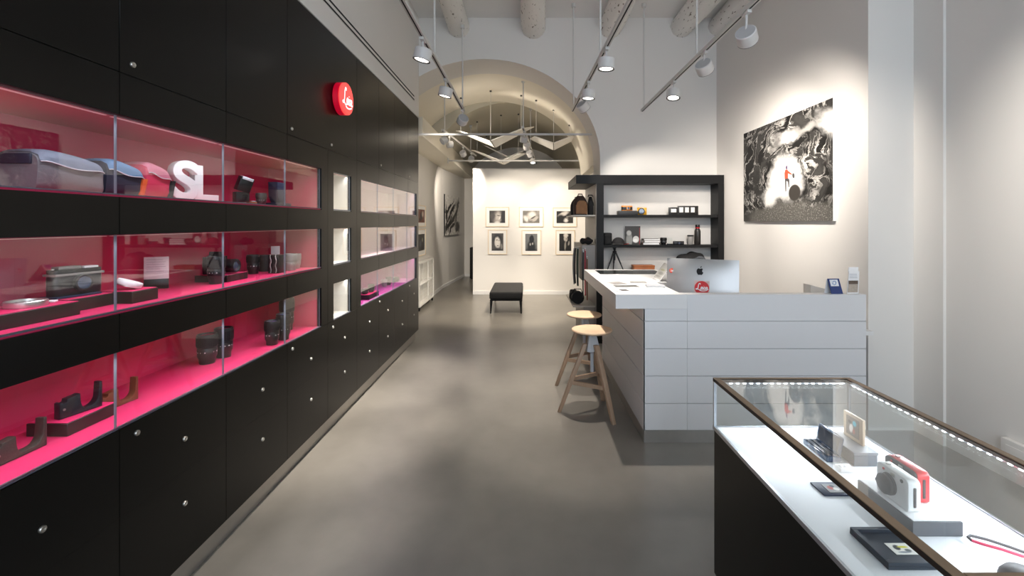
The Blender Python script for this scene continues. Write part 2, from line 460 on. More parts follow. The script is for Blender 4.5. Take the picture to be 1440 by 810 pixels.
# ------------------------------------------------------------------ black cabinet wall
XF = -1.43; XB = -1.955; XN = -1.80
ROWS = ((0.826, 1.095), (1.240, 1.508), (1.652, 1.931))
MOD = [0.70, 1.603, 2.174, 2.732, 3.292, 3.86, 4.44, 4.97, 5.54, 6.08]
UP = [0.70, 1.603, 2.174, 2.732, 3.86, 4.44, 4.97, 5.54, 6.08]
g = 0.0015
b = B(); b.box(XB, XF - 0.045, 0.70, 6.08, 0.0, 0.125); struct('baseboard_cabinets', b, STEEL)
def lock(parent, y, z):
    M = Matrix.Translation((XF, y, z)) @ Matrix.Rotation(R(90), 4, 'Y')
    o = B().lathe([(0, 0.0), (0.0105, 0.0), (0.0105, 0.005), (0.009, 0.007), (0.0055, 0.007), (0.005, 0.0055), (0, 0.0055)], 20, M=M).make('lock', LOCKM, parent)
    return plabel(o, 'round nickel lock')
ul = ['black upper cabinet above the grey pouch, running out of the frame', 'black upper cabinet with a round lock, above the pink bag and white letters', 'plain black upper cabinet without a lock, above the camera flash',
      'wide black upper cabinet carrying the round red sign', 'black upper cabinet panel just beyond the round red sign', 'black upper cabinet with lock, second panel beyond the round red sign',
      'black upper cabinet panel without a lock, next to the last upper panel', 'last black upper cabinet at the far end of the cabinet wall']
ulock = [None, [(1.655, 2.125)], None, [(2.782, 2.126), (3.352, 2.125)], None, [(4.50, 2.12)], None, [(5.60, 2.12)]]
for i in range(len(UP) - 1):
    y0, y1 = UP[i] + g, UP[i+1] - g
    t = thing('wall_cabinet', ul[i], 'cabinet', (0, 0, 0), 0, 'black upper cabinets')
    B().box(XB, XF - 0.021, y0, y1, 2.083, 2.947).make('carcass', GAP, t)
    d = B().box(XF - 0.020, XF, y0, y1, 2.083, 2.947, 0.0012, 1).make('door', BLACK, t)
    for (ly, lz) in (ulock[i] or []): lock(d, ly, lz)
bl = ['black base drawers under the grey and black half cases, near end of the run', 'black base drawers under the brown half case, with a third lock high up', 'black base drawers under the front pair of standing lenses',
      'black base drawers under the far lenses of the long niche', 'narrow black base drawers under the column of small square niches', 'black base drawers under the dark plinth in the far violet niche',
      'black base drawers under the middle of the far violet niche', 'black base drawers without a high lock, next to the end of the run', 'last black base drawers at the far end of the cabinet wall']
hi = {1: 1.673, 3: 2.79, 4: 3.377, 6: 4.46, 8: 5.60}
for i in range(len(MOD) - 1):
    y0, y1 = MOD[i] + g, MOD[i+1] - g
    yc = (MOD[i] + MOD[i+1]) / 2 + 0.02 if i else 1.345
    t = thing('base_cabinet', bl[i], 'cabinet', (0, 0, 0), 0, 'black base drawer cabinets')
    B().box(XB, XF - 0.021, y0, y1, 0.127, 0.820).make('carcass', GAP, t)
    for (z0, z1, lz) in ((0.128, 0.5093, 0.374), (0.5098, 0.8205, 0.645)):
        d = B().box(XF - 0.020, XF, y0, y1, z0, z1).make('drawer', BLACK, t)
        if not (i == 0 and lz < 0.5): lock(d, yc, lz)
        if lz > 0.5 and i in hi: lock(d, hi[i], 0.778)
ml = ['black display section with red niches showing the grey pouch and half cases', 'black display section with red niches showing the pink bag, white letters and white lens cap', 'black display section with red niches showing the flash and black camera with lens',
      'black display section closing the end of the long red niches', 'narrow black display section with three small square pale niches', 'black display section with the dark plinth in its violet niche',
      'second display section of the far pale niches, with the black and white lens', 'third display section of the far pale niches', 'last display section at the far end of the cabinet wall']
for i in range(len(MOD) - 1):
    y0, y1 = MOD[i] + g, MOD[i+1] - g
    ya, yb = {0: (0.70, y1), 3: (y0, 3.19), 4: (3.39, 3.735), 5: (3.955, y1), 8: (y0, 5.97)}.get(i, (y0, y1))
    t = thing('display_cabinet', ml[i], 'display cabinet', (0, 0, 0), 0, 'black display sections with lit niches')
    fb = B()
    fa, fz = (ya if ya > y0 + 0.02 else y0), (yb if yb < y1 - 0.02 else y1)
    for z0, z1 in ((1.096, 1.230), (1.509, 1.642), (1.932, 2.0805)):
        fb.box(XB, XF, fa, fz, z0, z1)
    if fa > y0: fb.box(XB, XF, y0, fa, 0.823, 2.0805)
    if fz < y1: fb.box(XB, XF, fz, y1, 0.823, 2.0805)
    for z0, z1 in ((0.823, 1.096), (1.230, 1.509), (1.642, 1.932)): fb.box(XB, XN - 0.006, fa, fz, z0, z1)
    fb.make('frame', BLACK, t)
    for k, (z0, z1) in enumerate(ROWS):
        ln = WHITEIN if i == 4 else (PALEIN if i > 4 and k > 0 else (VIOLET_LIT if i > 4 else RED))
        lb = B(); ya_, yb_ = ya, yb
        ya = ya - 0.00145 if abs(ya - y0) < 1e-6 else ya; yb = yb + 0.00145 if abs(yb - y1) < 1e-6 else yb
        lb.box(XN - 0.005, XF - 0.008, ya, yb, z0 - 0.004 if k == 0 else z0 - 0.010, z0)
        lb.box(XN - 0.005, XN, ya, yb, z0, z1)
        lb.box(XN, XF - 0.03, ya, yb, z1 - 0.003, z1)
        if ya > y0 + 0.02 and i != 0: lb.box(XN, XF - 0.03, ya, ya + 0.004, z0, z1 - 0.003)
        if yb < y1 - 0.02: lb.box(XN, XF - 0.03, yb - 0.004, yb, z0, z1 - 0.003)
        ya, yb = ya_, yb_
        plabel(lb.make('niche', ln, t), 'white lined niche' if i == 4 else ('pale lined niche' if i > 4 and k > 0 else ('red lined niche with violet light in its colour' if i > 4 else 'red lined niche')))
        gb = B()
        gb.box(XF - 0.018, XF - 0.012, ya + 0.001, yb - 0.001, z0 + 0.001, z1 - 0.001)
        for f in gb.bm.faces:
            if abs(f.normal.y) > 0.9 or abs(f.normal.z) > 0.9: f.material_index = 1
        plabel(gb.make('glass_pane', [GLASS, GEDGE], t), 'clear glass pane')
        eb = B().box(XF - 0.010, XF - 0.002, ya, yb, z0 - 0.003, z0 + 0.001)
        eb.make('edge_strip', STRIPM, t)
        B().box(XF - 0.046, XF - 0.034, ya + 0.01, yb - 0.01, z1 - 0.0050, z1 - 0.0032).make('led_strip', LED, t)

def area(name, loc, sx, sy, energy, color, rot=(0, 0, 0), spread=180):
    l = bpy.data.lights.new(name, 'AREA'); l.shape = 'RECTANGLE'; l.size = sx; l.size_y = sy
    l.energy = energy; l.color = color; l.spread = R(spread)
    o = bpy.data.objects.new(name, l); COL.objects.link(o); o.location = loc; o.rotation_euler = rot
    return o
NICHE_E = 6.0
for k, (z0, z1) in enumerate(ROWS):
    e = NICHE_E * (0.75, 0.75, 0.6)[2 - k] if k else NICHE_E
    for (ya, yb, c) in ((0.72, 3.12, (0.92, 0.90, 1.0)), (3.40, 3.73, (1.0, 0.95, 0.9)), (3.96, 5.96, (0.80, 0.74, 1.0))):
        area('niche_led_light', (XF - 0.040, (ya + yb) / 2, z1 - 0.007), 0.02, yb - ya, e * (yb - ya) / 2.46, c, (0, R(4), 0), 125)

# air diffuser slots above the cabinets
t = thing('linear_air_vent', 'pair of long dark air slots in the white wall above the black cabinets', 'air vent', (XF, 0.0, 3.15))
B().box(0.0005, 0.003, 1.2, 5.85, -0.035, 0.035).make('frame', WALLW, t)
for dz in (-0.022, 0.022): B().box(0.003, 0.006, 1.2, 5.83, dz - 0.007, dz + 0.007).make('slot', GAP, t)

# script lettering drawn with strokes; returns list of polylines in a 1 x 1 box
SCRIPT = [
    [(0.27, 0.86), (0.25, 0.97), (0.17, 0.97), (0.12, 0.82), (0.12, 0.52), (0.09, 0.33), (0.01, 0.25), (-0.06, 0.29), (0.00, 0.35), (0.12, 0.29), (0.28, 0.22), (0.42, 0.27)],
    [(0.40, 0.38), (0.50, 0.46), (0.50, 0.56), (0.43, 0.55), (0.39, 0.42), (0.43, 0.29), (0.52, 0.30), (0.58, 0.40)],
    [(0.60, 0.55), (0.57, 0.40), (0.59, 0.29), (0.66, 0.34)],
    [(0.625, 0.66), (0.635, 0.69)],
    [(0.79, 0.52), (0.73, 0.56), (0.67, 0.45), (0.68, 0.31), (0.77, 0.30), (0.82, 0.38)],
    [(0.98, 0.52), (0.90, 0.57), (0.84, 0.46), (0.86, 0.31), (0.93, 0.34), (0.98, 0.52), (0.96, 0.34), (1.02, 0.29), (1.08, 0.36)],
    [(0.30, 0.16), (0.50, 0.10), (0.75, 0.12), (1.00, 0.20)],
]
def script(b, cx, cz, w, h, y, th, width, mi=0, M=None):
    for line in SCRIPT:
        pts = [(cx + (px - 0.5 + 0.12 * (pz - 0.5)) * w, y, cz + (pz - 0.5) * h) for px, pz in line]
        sm = []
        for i in range(len(pts) - 1):
            p0 = Vector(pts[max(i-1, 0)]); p1 = Vector(pts[i]); p2 = Vector(pts[i+1]); p3 = Vector(pts[min(i+2, len(pts)-1)])
            for s in range(5):
                u = s / 5
                sm.append(0.5 * ((2*p1) + (p2 - p0)*u + (2*p0 - 5*p1 + 4*p2 - p3)*u*u + (3*p1 - p0 - 3*p2 + p3)*u**3))
        sm.append(Vector(pts[-1]))
        b.tube(sm, width, n=6, mi=mi, M=(M or Matrix.Identity(4)) @ Matrix.Translation((0, y, 0)) @ Matrix.Diagonal((1, th, 1, 1)) @ Matrix.Translation((0, -y, 0)))

# round red illuminated sign
REDFACE = emit('sign_red_face', (1.0, 0.085, 0.075), 0.95)
REDSIDE = emit('sign_red_side', (0.5, 0.0, 0.02), 0.55)
SIGNWH = emit('sign_white', (1.0, 0.93, 0.92), 1.2)
t = thing('illuminated_sign', 'glowing round red sign with white script lettering on the black cabinets', 'sign', (XF, 3.475, 2.496), R(90))
M = Matrix.Rotation(R(90), 4, 'X')
B().lathe([(0, 0.001), (0.108, 0.001), (0.122, 0.008), (0.122, 0.048), (0.116, 0.050)], 64, M=M).make('housing', REDSIDE, t)
B().lathe([(0.116, 0.050), (0.121, 0.054), (0.121, 0.066), (0.117, 0.071), (0, 0.071)], 64, M=M).make('face', REDFACE, t)
b = B(); script(b, 0.006, -0.004, 0.165, 0.165, -0.0715, 0.25, 0.0056); b.make('lettering', SIGNWH, t)

# ------------------------------------------------------------------ things in the niches
def lens(name, label, r, h, loc, style=0, group=None, m1=None, cap=None, rot=None):
    """standing photographic lens: stepped barrel, ribbed rings, marks, glass"""
    t = thing(name, label, 'lens', loc, random.uniform(0, 6), group)
    m1 = m1 or CAMBLK
    b = B()
    b.lathe([(0, 0), (0.74*r, 0), (0.76*r, 0.04*h), (0.78*r, 0.16*h), (0.93*r, 0.26*h), (0.95*r, 0.50*h), (0.92*r, 0.52*h), (0.92*r, 0.56*h), (r, 0.58*h), (r, 0.97*h), (0.97*r, h), (0.88*r, h), (0.80*r, 0.93*h), (0, 0.93*h)], 36)
    b.make('barrel', m1, t)
    b = B()
    for k in range(36):
        a = 2*PI*k/36
        Mx = Matrix.Rotation(a, 4, 'Z')
        b.box(0.985*r, 1.03*r, -0.055*r, 0.055*r, 0.62*h, 0.90*h, M=Mx)
    b.lathe([(0.99*r, 0.615*h), (1.0*r, 0.615*h), (1.005*r, 0.905*h), (0.99*r, 0.905*h)], 36)
    b.make('focus_ring', RUBBER if m1 is CAMBLK else m1, t)
    b = B()
    for k in range(14):
        if k % 5 == 3: continue
        a = 2*PI*k/14
        b.box(0.945*r, 0.958*r, -0.04*r, 0.04*r + 0.05*r*(k % 3), 0.40*h, 0.425*h, M=Matrix.Rotation(a, 4, 'Z'))
    b.make('scale_marks', WHITE, t)
    if cap is None:
        b = B(); b.lathe([(0.84*r, 0.945*h), (0.5*r, 0.975*h), (0, 0.985*h)], 32); b.make('front_element', LENSGL, t)
    else:
        b = B(); b.lathe([(0.95*r, 0.985*h), (0.95*r, 1.02*h), (0.88*r, 1.03*h), (0, 1.03*h)], 32); b.make('front_cap', cap, t)
    return t
LENSGL = mat('coated_glass', (0.01, 0.025, 0.07), 0.05, spec=1.0, coat=1.0)
GREYLENS = mat('grey_lens_metal', (0.30, 0.29, 0.27), 0.4, metal=0.3)
NAVYB = mat('navy_box', (0.012, 0.02, 0.055), 0.45)

def plinth(label, x0, x1, y0, y1, z, h, top=RED, body=PLINTH, name='display_plinth', group='low display plinths'):
    t = thing(name, label, 'plinth', ((x0+x1)/2, (y0+y1)/2, z), 0, group)
    a, c = (x1-x0)/2, (y1-y0)/2
    B().box(-a, a, -c, c, 0, h - 0.003, 0.001, 1).make('base', body, t)
    B().box(-a + 0.003, a - 0.003, -c + 0.003, c - 0.003, h - 0.003, h, 0.0008, 1).make('top_pad', top, t)
    return t

def half_case(label, m, loc, rz=0.0, L=0.142, w=0.030, s=1.0):
    """leather half case seen from its end: tall grip block, low cradle, tall curved arm"""
    t = thing('camera_half_case', label, 'camera case', loc, rz, 'leather camera half cases')
    H = 0.092 * s
    pts = [(0, 0), (L, 0), (L, H), (L - 0.010, H), (L - 0.013, H*0.55)]
    for k in range(7):
        a = R(0 - 90 * k / 6)
        pts.append((L - 0.043 + 0.030*math.cos(a), 0.046*s + 0.032*s*math.sin(a)))
    pts += [(0.074, 0.014*s), (0.066, 0.024*s), (0.062, 0.040*s), (0.060, H*0.76), (0.022, H*0.70), (0.020, H*0.60), (0.010, H*0.56), (0.006, H*0.62), (0.0, H*0.60)]
    B().prism(pts, -w/2, w/2, 'yz', 0.003).make('shell', m, t)
    B().cyl((w/2, 0.012, H*0.34), (w/2 + 0.002, 0.012, H*0.34), 0.004, n=12).make('snap_button', LOCKM, t)
    b = B(); b.tube([(w/2, 0.006, 0.006), (w/2, L - 0.006, 0.006), (w/2, L - 0.006, H - 0.01)], 0.0008, n=6); b.make('stitching', m, t)
    return t
LEATG = mat('leather_grey_brown', (0.036, 0.026, 0.022), 0.4, bump=0.3, bscale=150)
LEATB = mat('leather_black', (0.010, 0.010, 0.014), 0.3, bump=0.3, bscale=150)
LEATT = mat('leather_tan', (0.13, 0.036, 0.016), 0.4, bump=0.3, bscale=150)
E = 0.0006
z3 = ROWS[0][0]; z2 = ROWS[1][0]; z1 = ROWS[2][0]
half_case('grey-brown leather half case at the left edge of the lowest niche', LEATG, (-1.575, 1.335, z3 + E), 0, L=0.150)
plinth('low dark plinth under the black half case in the lowest niche', -1.69, -1.55, 1.540, 1.726, z3 + E, 0.046)
half_case('black leather half case standing on a low dark plinth', LEATB, (-1.612, 1.565, z3 + 0.046 + 2*E), -0.25, L=0.128)
half_case('tan brown leather half case standing behind the black half case', LEATT, (-1.625, 1.735, z3 + E), -0.12, L=0.142)
LG = 'tall black lenses standing in the lowest niche'
lens('camera_lens', 'black lens without plinth, nearer of the front pair in the lowest niche', 0.047, 0.150, (-1.645, 2.352, z3 + E), group=LG)
lens('camera_lens', 'taller black lens just behind the nearest one in the lowest niche', 0.045, 0.158, (-1.632, 2.462, z3 + E), group=LG)
lens('camera_lens', 'black lens at the glass front, nearer of the second pair in the lowest niche', 0.041, 0.142, (-1.512, 2.715, z3 + E), group=LG)
lens('camera_lens', 'black lens right behind the second pair front lens, by the glass', 0.042, 0.160, (-1.505, 2.830, z3 + E), group=LG)
lens('camera_lens', 'tallest black lens, farthest one at the back of the lowest niche', 0.046, 0.215, (-1.615, 3.080, z3 + E), group=LG)

plinth('low dark plinth with the silver lens ring, near end of the middle niche', -1.655, -1.51, 1.300, 1.544, z2 + E, 0.046)
plinth('low dark plinth under the old black camera in the middle niche', -1.715, -1.568, 1.56, 1.735, z2 + E, 0.046)
plinth('low dark plinth carrying the white lens cap', -1.640, -1.505, 1.742, 1.865, z2 + E, 0.048)
SILVER = mat('silver_rim', (0.62, 0.61, 0.58), 0.28, metal=0.9)
t = thing('lens_ring', 'wide silver lens ring lying flat on a dark plinth', 'lens ring', (-1.575, 1.435, z2 + 0.046 + 2*E))
B().lathe([(0.042, 0), (0.049, 0), (0.050, 0.003), (0.050, 0.017), (0.048, 0.019), (0.043, 0.019), (0.042, 0.016), (0.042, 0.0)], 48).make('rim', SILVER, t)
B().lathe([(0, 0.001), (0.0415, 0.001), (0.0415, 0.012), (0.02, 0.009), (0, 0.009)], 40).make('inner_disc', CAMBLK, t)
t = thing('price_tag', 'tiny white tag beside the silver lens ring', 'tag', (-1.572, 1.512, z2 + 0.046 + 2*E), 0.4)
B().box(-0.010, 0.010, -0.012, 0.012, 0, 0.006, 0.001).make('card', OFFW, t)
B().cyl((0, -0.01, 0.003), (0.0, -0.022, 0.003), 0.0015, n=8).make('pin', SILVER, t)

def camera_body(name, label, w, h, d, loc, rz, body, leather, lr, ll, lens_m=None, prism_h=0.012, lens_x=0.0, group=None, lens_z=0.46, front_leather=True, dot=None):
    """photo camera facing local -y, standing on z=0"""
    t = thing(name, label, 'camera', loc, rz, group)
    rr = min(d * 0.45, 0.02)
    pts = []
    for cx, cy, a0 in ((w/2 - rr, d/2 - rr, 0), (-w/2 + rr, d/2 - rr, 90), (-w/2 + rr, -d/2 + rr, 180), (w/2 - rr, -d/2 + rr, 270)):
        for k in range(6):
            a = R(a0 + 18 * k); pts.append((cx + rr*math.cos(a), cy + rr*math.sin(a)))
    B().prism(pts, 0, h, 'xy', 0.002).make('body', body, t)
    if front_leather:
        p2 = [(x * 1.006 if abs(x) > w/2 - rr*1.1 else x, y * 1.02) for x, y in pts]
        B().prism(p2, h * 0.14, h * 0.74, 'xy', 0.0008).make('leather_wrap', leather, t)
    if prism_h > 0:
        B().prism([(-w*0.14, h - 0.001), (w*0.14, h - 0.001), (w*0.09, h + prism_h), (-w*0.09, h + prism_h)], -d*0.45, d*0.40, 'xz', 0.002).make('viewfinder_hump', body, t)
    B().cyl((-w*0.33, 0, h), (-w*0.33, 0, h + 0.007), 0.009, n=24).make('dial', body if prism_h > 0 else SILVER, t)
    B().cyl((-w*0.43, 0, h), (-w*0.43, 0, h + 0.004), 0.005, n=16).make('shutter_button', SILVER, t)
    if dot:
        B().cyl((w*0.22, -d/2 - 0.0002, h*0.86), (w*0.22, -d/2 - 0.0016, h*0.86), 0.0045, n=16).make('badge', dot, t)
    if ll > 0:
        M = Matrix.Translation((lens_x, -d/2, h*lens_z)) @ Matrix.Rotation(R(90), 4, 'X')
        o = B().lathe([(lr*0.9, 0), (lr*0.92, ll*0.2), (lr, ll*0.24), (lr, ll*0.94), (lr*0.95, ll), (lr*0.82, ll), (lr*0.74, ll*0.9), (0, ll*0.9)], 36, M=M).make('lens', lens_m or CAMBLK, t)
        B().lathe([(lr*0.74, ll*0.905), (lr*0.4, ll*0.94), (0, ll*0.95)], 28, M=M).make('front_element', LENSGL, o)
    return t
t = camera_body('folding_camera', 'large black and grey vintage camera on a dark plinth, white panel on top', 0.158, 0.092, 0.052, (-1.632, 1.648, z2 + 0.046 + 0.006 + 2*E), R(90) - 0.15, CAMBLK, LEATB, 0.03, 0.018, prism_h=0.0)
B().box(-0.062, 0.010, -0.016, 0.016, 0.092, 0.103, 0.002).make('top_plate', GREYLENS, t)
B().box(0.018, 0.066, -0.018, 0.018, 0.092, 0.099, 0.002).make('white_panel', WHITE, t)
B().box(-0.085, 0.060, -0.040, 0.036, -0.0055, 0.0, 0.001).make('foot_plate', NAVYB, t)
b = B().box(-0.0795, 0.0795, -0.0275, 0.0275, 0.070, 0.078, 0.001); b.make('trim_band', GREYLENS, t)

t = thing('round_lens_cover', 'white round lens cap leaning on a low dark plinth', 'lens cap', (-1.565, 1.80, z2 + 0.048 + 2*E), 0)
Mx = Matrix.Translation((0, 0, 0.0225)) @ Matrix.Rotation(R(16), 4, 'Y') @ Matrix.Rotation(R(-14), 4, 'X')
B().lathe([(0, -0.009), (0.040, -0.009), (0.041, -0.007), (0.041, 0.007), (0.039, 0.010), (0, 0.011)], 40, M=Mx).make('cap', WHITE, t)
B().lathe([(0.0395, -0.012), (0.0395, -0.009)], 40, M=Mx).make('rim', SILVER, t)
PRINTG = mat('grey_print', (0.45, 0.46, 0.50), 0.7)
t = thing('info_card', 'white printed card on a black foot at the back of the middle niche', 'card', (-1.735, 2.14, z2 + E), R(32))
B().box(-0.046, 0.046, -0.006, 0.006, 0.0, 0.046, 0.002).make('foot', CAMBLK, t)
B().box(-0.046, 0.046, -0.004, 0.004, 0.046, 0.150, 0.001).make('card', OFFW, t)
b = B()
for k, wd in enumerate((0.06, 0.07, 0.066, 0.07, 0.05, 0.064)): b.box(-0.036, -0.036 + wd, -0.0046, -0.0042, 0.136 - k*0.011, 0.138 - k*0.011)
b.make('printed_lines', PRINTG, t)

lens('camera_lens', 'black zoom lens standing in front of the black camera, middle niche', 0.041, 0.138, (-1.580, 2.325, z2 + E))
plinth('low dark plinth under the black camera with a mounted lens', -1.725, -1.555, 2.372, 2.548, z2 + E, 0.038)
t = camera_body('mirrorless_camera', 'black camera with a mounted lens pointing at the aisle', 0.138, 0.090, 0.06, (-1.672, 2.452, z2 + 0.038 + 2*E), R(90), CAMBLK, LEATB, 0.036, 0.088, prism_h=0.026)
B().box(-0.069, -0.040, -0.050, -0.028, 0.004, 0.080, 0.008).make('grip', RUBBER, t)
lens('camera_lens', 'black lens standing alone beyond the camera with mounted lens', 0.036, 0.116, (-1.660, 2.775, z2 + E))
t = thing('lens_box', 'black lens pouch behind the strap box, middle niche', 'lens pouch', (-1.672, 2.915, z2 + E))
B().lathe([(0, 0), (0.030, 0), (0.034, 0.006), (0.035, 0.095), (0.033, 0.104), (0, 0.106)], 28).make('pouch', FABBLK, t)
B().lathe([(0.0352, 0.074), (0.0362, 0.078), (0.0352, 0.082)], 28).make('zip', CAMBLK, t)
t = thing('strap_box', 'black box with beaded rope strap hanging down its front, middle niche', 'box', (-1.545, 2.825, z2 + E))
B().box(-0.034, 0.034, -0.034, 0.034, 0, 0.112, 0.003).make('box', CAMBLK, t)
BEAD = mat('bead_grey', (0.55, 0.54, 0.52), 0.4)
for ox in (-0.016, 0.016):
    b = B()
    for k in range(13): b.ball((ox + 0.003*math.sin(k), -0.038, 0.006 + k*0.0088), 0.0036, u=10, v=6)
    b.make('strap', BEAD, t)
lens('camera_lens', 'grey metal lens by the glass at the far end of the middle niche', 0.040, 0.108, (-1.540, 2.985, z2 + E), m1=GREYLENS)
lens('camera_lens', 'second grey metal lens at the very end of the middle niche', 0.036, 0.100, (-1.565, 3.095, z2 + E), m1=GREYLENS)
t = thing('info_card', 'small white card standing behind the grey lenses', 'card', (-1.665, 3.03, z2 + E), R(28))
B().box(-0.026, 0.026, -0.004, 0.004, 0.10, 0.155, 0.001).make('card', OFFW, t)
B().box(-0.004, 0.004, -0.003, 0.003, 0.006, 0.10).make('stem', CAMBLK, t)
B().box(-0.026, 0.026, -0.018, 0.018, 0.0, 0.006, 0.001).make('foot', CAMBLK, t)

# upper niche: pouches, letters, flash
GREYCL = mat('grey_cloth', (0.13, 0.13, 0.145), 0.65, bump=0.3, bscale=90)
GREYCL2 = mat('light_grey_cloth', (0.30, 0.34, 0.44), 0.6, bump=0.2, bscale=90)
BLUECL = mat('light_blue_cloth', (0.16, 0.32, 0.55), 0.55, bump=0.2, bscale=90)
NAVYCL = mat('navy_cloth', (0.010, 0.014, 0.035), 0.6, bump=0.2, bscale=90)
ORANGE = mat('orange_strip', (0.62, 0.10, 0.02), 0.5)
PINKCL = mat('red_pink_cloth', (0.55, 0.03, 0.09), 0.55, bump=0.2, bscale=90)
PINKLT = mat('pink_cloth', (0.75, 0.25, 0.36), 0.55, bump=0.2, bscale=90)
PIPE = mat('grey_piping', (0.55, 0.56, 0.6), 0.5)
def soft_bag(label, y0, y1, x0, x1, h, body, flap, stripe, z, name='camera_pouch', seg=6, sag=0.12, group='soft pouches in the top niche'):
    """soft pouch: bulging body, sloping top flap with piping, end strip"""
    yc = (y0 + y1) / 2; xc = (x0 + x1) / 2
    t = thing(name, label, 'pouch', (xc, yc, z + E), 0, group)
    L, D = y1 - y0, x1 - x0
    b = B(); tm = bmesh.new()
    NU, NV = 22, 12
    def sec(u):   # section at u in 0..1 along y: height drops toward far end
        return h * (1.0 - sag * u * u) * (1 - 0.10 * (abs(2*u - 1) ** 6))
    rings = []
    for i in range(NU + 1):
        u = i / NU; hh = sec(u); y = -L/2 + L*u
        dd = D/2 * (1 - 0.10 * abs(2*u - 1) ** 5)
        ring = []
        for k in range(24):
            a = 2*PI*k/24
            ca, sa = math.cos(a), math.sin(a)
            sx = math.copysign(abs(ca) ** 0.45, ca); sz = math.copysign(abs(sa) ** 0.45, sa)
            ring.append(tm.verts.new((dd * sx * (1 + 0.03 * math.sin(5*u + k)), y, hh/2 + hh/2 * sz)))
        rings.append(ring)
    for a, c in zip(rings[:-1], rings[1:]):
        for k in range(24): tm.faces.new((a[k], a[(k+1) % 24], c[(k+1) % 24], c[k]))
    tm.faces.new(rings[0]); tm.faces.new(list(reversed(rings[-1])))
    bmesh.ops.recalc_face_normals(tm, faces=tm.faces)
    b._add(tm); b.make('body', body, t, sharp=60)
    # flap: shell over the top, hanging lower on the aisle side
    b = B(); tm = bmesh.new(); rings = []
    for i in range(NU + 1):
        u = i / NU; hh = sec(u) ; y = -L/2 + 0.004 + (L - 0.008)*u
        dd = D/2 * (1 - 0.10 * abs(2*u - 1) ** 5) + 0.003
        drop = hh * (0.22 + 0.16 * math.sin(PI * u))
        ring = [(-dd, y, hh*0.7), (-dd*0.93, y, hh*0.95), (-dd*0.6, y, hh + 0.004), (0, y, hh + 0.006), (dd*0.6, y, hh + 0.004), (dd*0.93, y, hh*0.95), (dd + 0.002, y, hh*0.80), (dd + 0.003, y, hh - drop)]
        rings.append([tm.verts.new(p) for p in ring])
    for a, c in zip(rings[:-1], rings[1:]):
        for k in range(7): tm.faces.new((a[k], a[k+1], c[k+1], c[k]))
    bmesh.ops.solidify(tm, geom=list(tm.faces), thickness=0.002)
    bmesh.ops.recalc_face_normals(tm, faces=tm.faces)
    b._add(tm); b.make('flap', flap, t, sharp=60)
    b = B()
    b.tube([(D/2*(1 - 0.10*abs(2*u-1)**5) + 0.007, -L/2 + 0.004 + (L-0.008)*u, sec(u)*(1 - 0.22 - 0.16*math.sin(PI*u))) for u in [k/16 for k in range(17)]], 0.0018, n=6)
    b.make('piping', PIPE, t)
    if stripe is not None:
        b = B()
        ys = L/2 * 0.62
        hh = sec(0.85)
        b.prism([(ys, 0.003), (ys + 0.020, 0.003), (ys + 0.040, hh*0.66), (ys + 0.018, hh*0.66)], D/2 - 0.004, D/2 + 0.004, 'yz')
        b.make('strip', stripe, t)
    return t
t = soft_bag('large grey soft pouch in the top niche', 1.462, 1.692, -1.72, -1.56, 0.138, GREYCL, GREYCL2, None, z1, sag=0.16)
B().box(-0.045, 0.055, -0.122, -0.110, 0.088, 0.122, 0.004).make('end_patch', NAVYCL, t)
soft_bag('navy and light blue pouch with an orange strip in the top niche', 1.702, 1.868, -1.70, -1.56, 0.140, NAVYCL, BLUECL, ORANGE, z1, sag=0.22)
soft_bag('red and pink pouch with a black strip in the top niche', 1.876, 2.004, -1.70, -1.555, 0.150, PINKCL, PINKLT, BLACKM, z1, sag=0.22)
def letter(ch, label, loc, rz, size, depth, m):
    cu = bpy.data.curves.new('tmp', 'FONT'); cu.body = ch; cu.size = size; cu.extrude = depth/2; cu.bevel_depth = 0.0015; cu.offset = 0.0055 * size / 0.25
    tmp = bpy.data.objects.new('tmp', cu); COL.objects.link(tmp)
    bpy.context.view_layer.update()
    me = bpy.data.meshes.new_from_object(tmp.evaluated_get(bpy.context.evaluated_depsgraph_get()))
    bpy.data.objects.remove(tmp); bpy.data.curves.remove(cu)
    me.transform(Matrix.Rotation(R(90), 4, 'X'))
    zmin = min(v.co.z for v in me.vertices); me.transform(Matrix.Translation((0, 0, -zmin)))
    me.materials.clear(); me.materials.append(m)
    o = bpy.data.objects.new('foam_letter', me); COL.objects.link(o)
    o.location = loc; o.rotation_euler = (0, 0, rz)
    return tag(o, label, 'letter', 'white letters in the top niche')
letter('S', 'thick white letter S standing in the top niche', (-1.588, 2.030, z1 + E), R(64), 0.240, 0.045, WHITE)
letter('L', 'thick white letter L standing right behind the S', (-1.588, 2.152, z1 + E), R(64), 0.232, 0.045, WHITE)

t = thing('camera_flash', 'black flash unit with tilted head and bright window', 'flash', (-1.550, 2.480, z1 + E), R(55))
B().box(-0.034, 0.034, -0.024, 0.024, 0.010, 0.066, 0.004).make('body', CAMBLK, t)
B().box(-0.020, 0.020, -0.018, 0.018, 0.0, 0.010, 0.001).make('foot', SILVER, t)
Mx = Matrix.Translation((0, 0, 0.066)) @ Matrix.Rotation(R(16), 4, 'Y') @ Matrix.Rotation(R(10), 4, 'X')
B().box(-0.034, 0.034, -0.025, 0.025, 0.004, 0.084, 0.005, M=Mx).make('head', CAMBLK, t)
B().box(-0.028, 0.028, -0.0262, 0.0200, 0.070, 0.0855, 0.002, M=Mx).make('window', mat('flash_window', (0.8, 0.85, 0.9), 0.15), t)
B().cyl((0.033, 0, 0.036), (0.036, 0, 0.036), 0.010, n=16).make('dial', SILVER, t)
t = thing('round_lens_cover', 'flat dark lens cap beside the flash in the top niche', 'lens cap', (-1.555, 2.575, z1 + E))
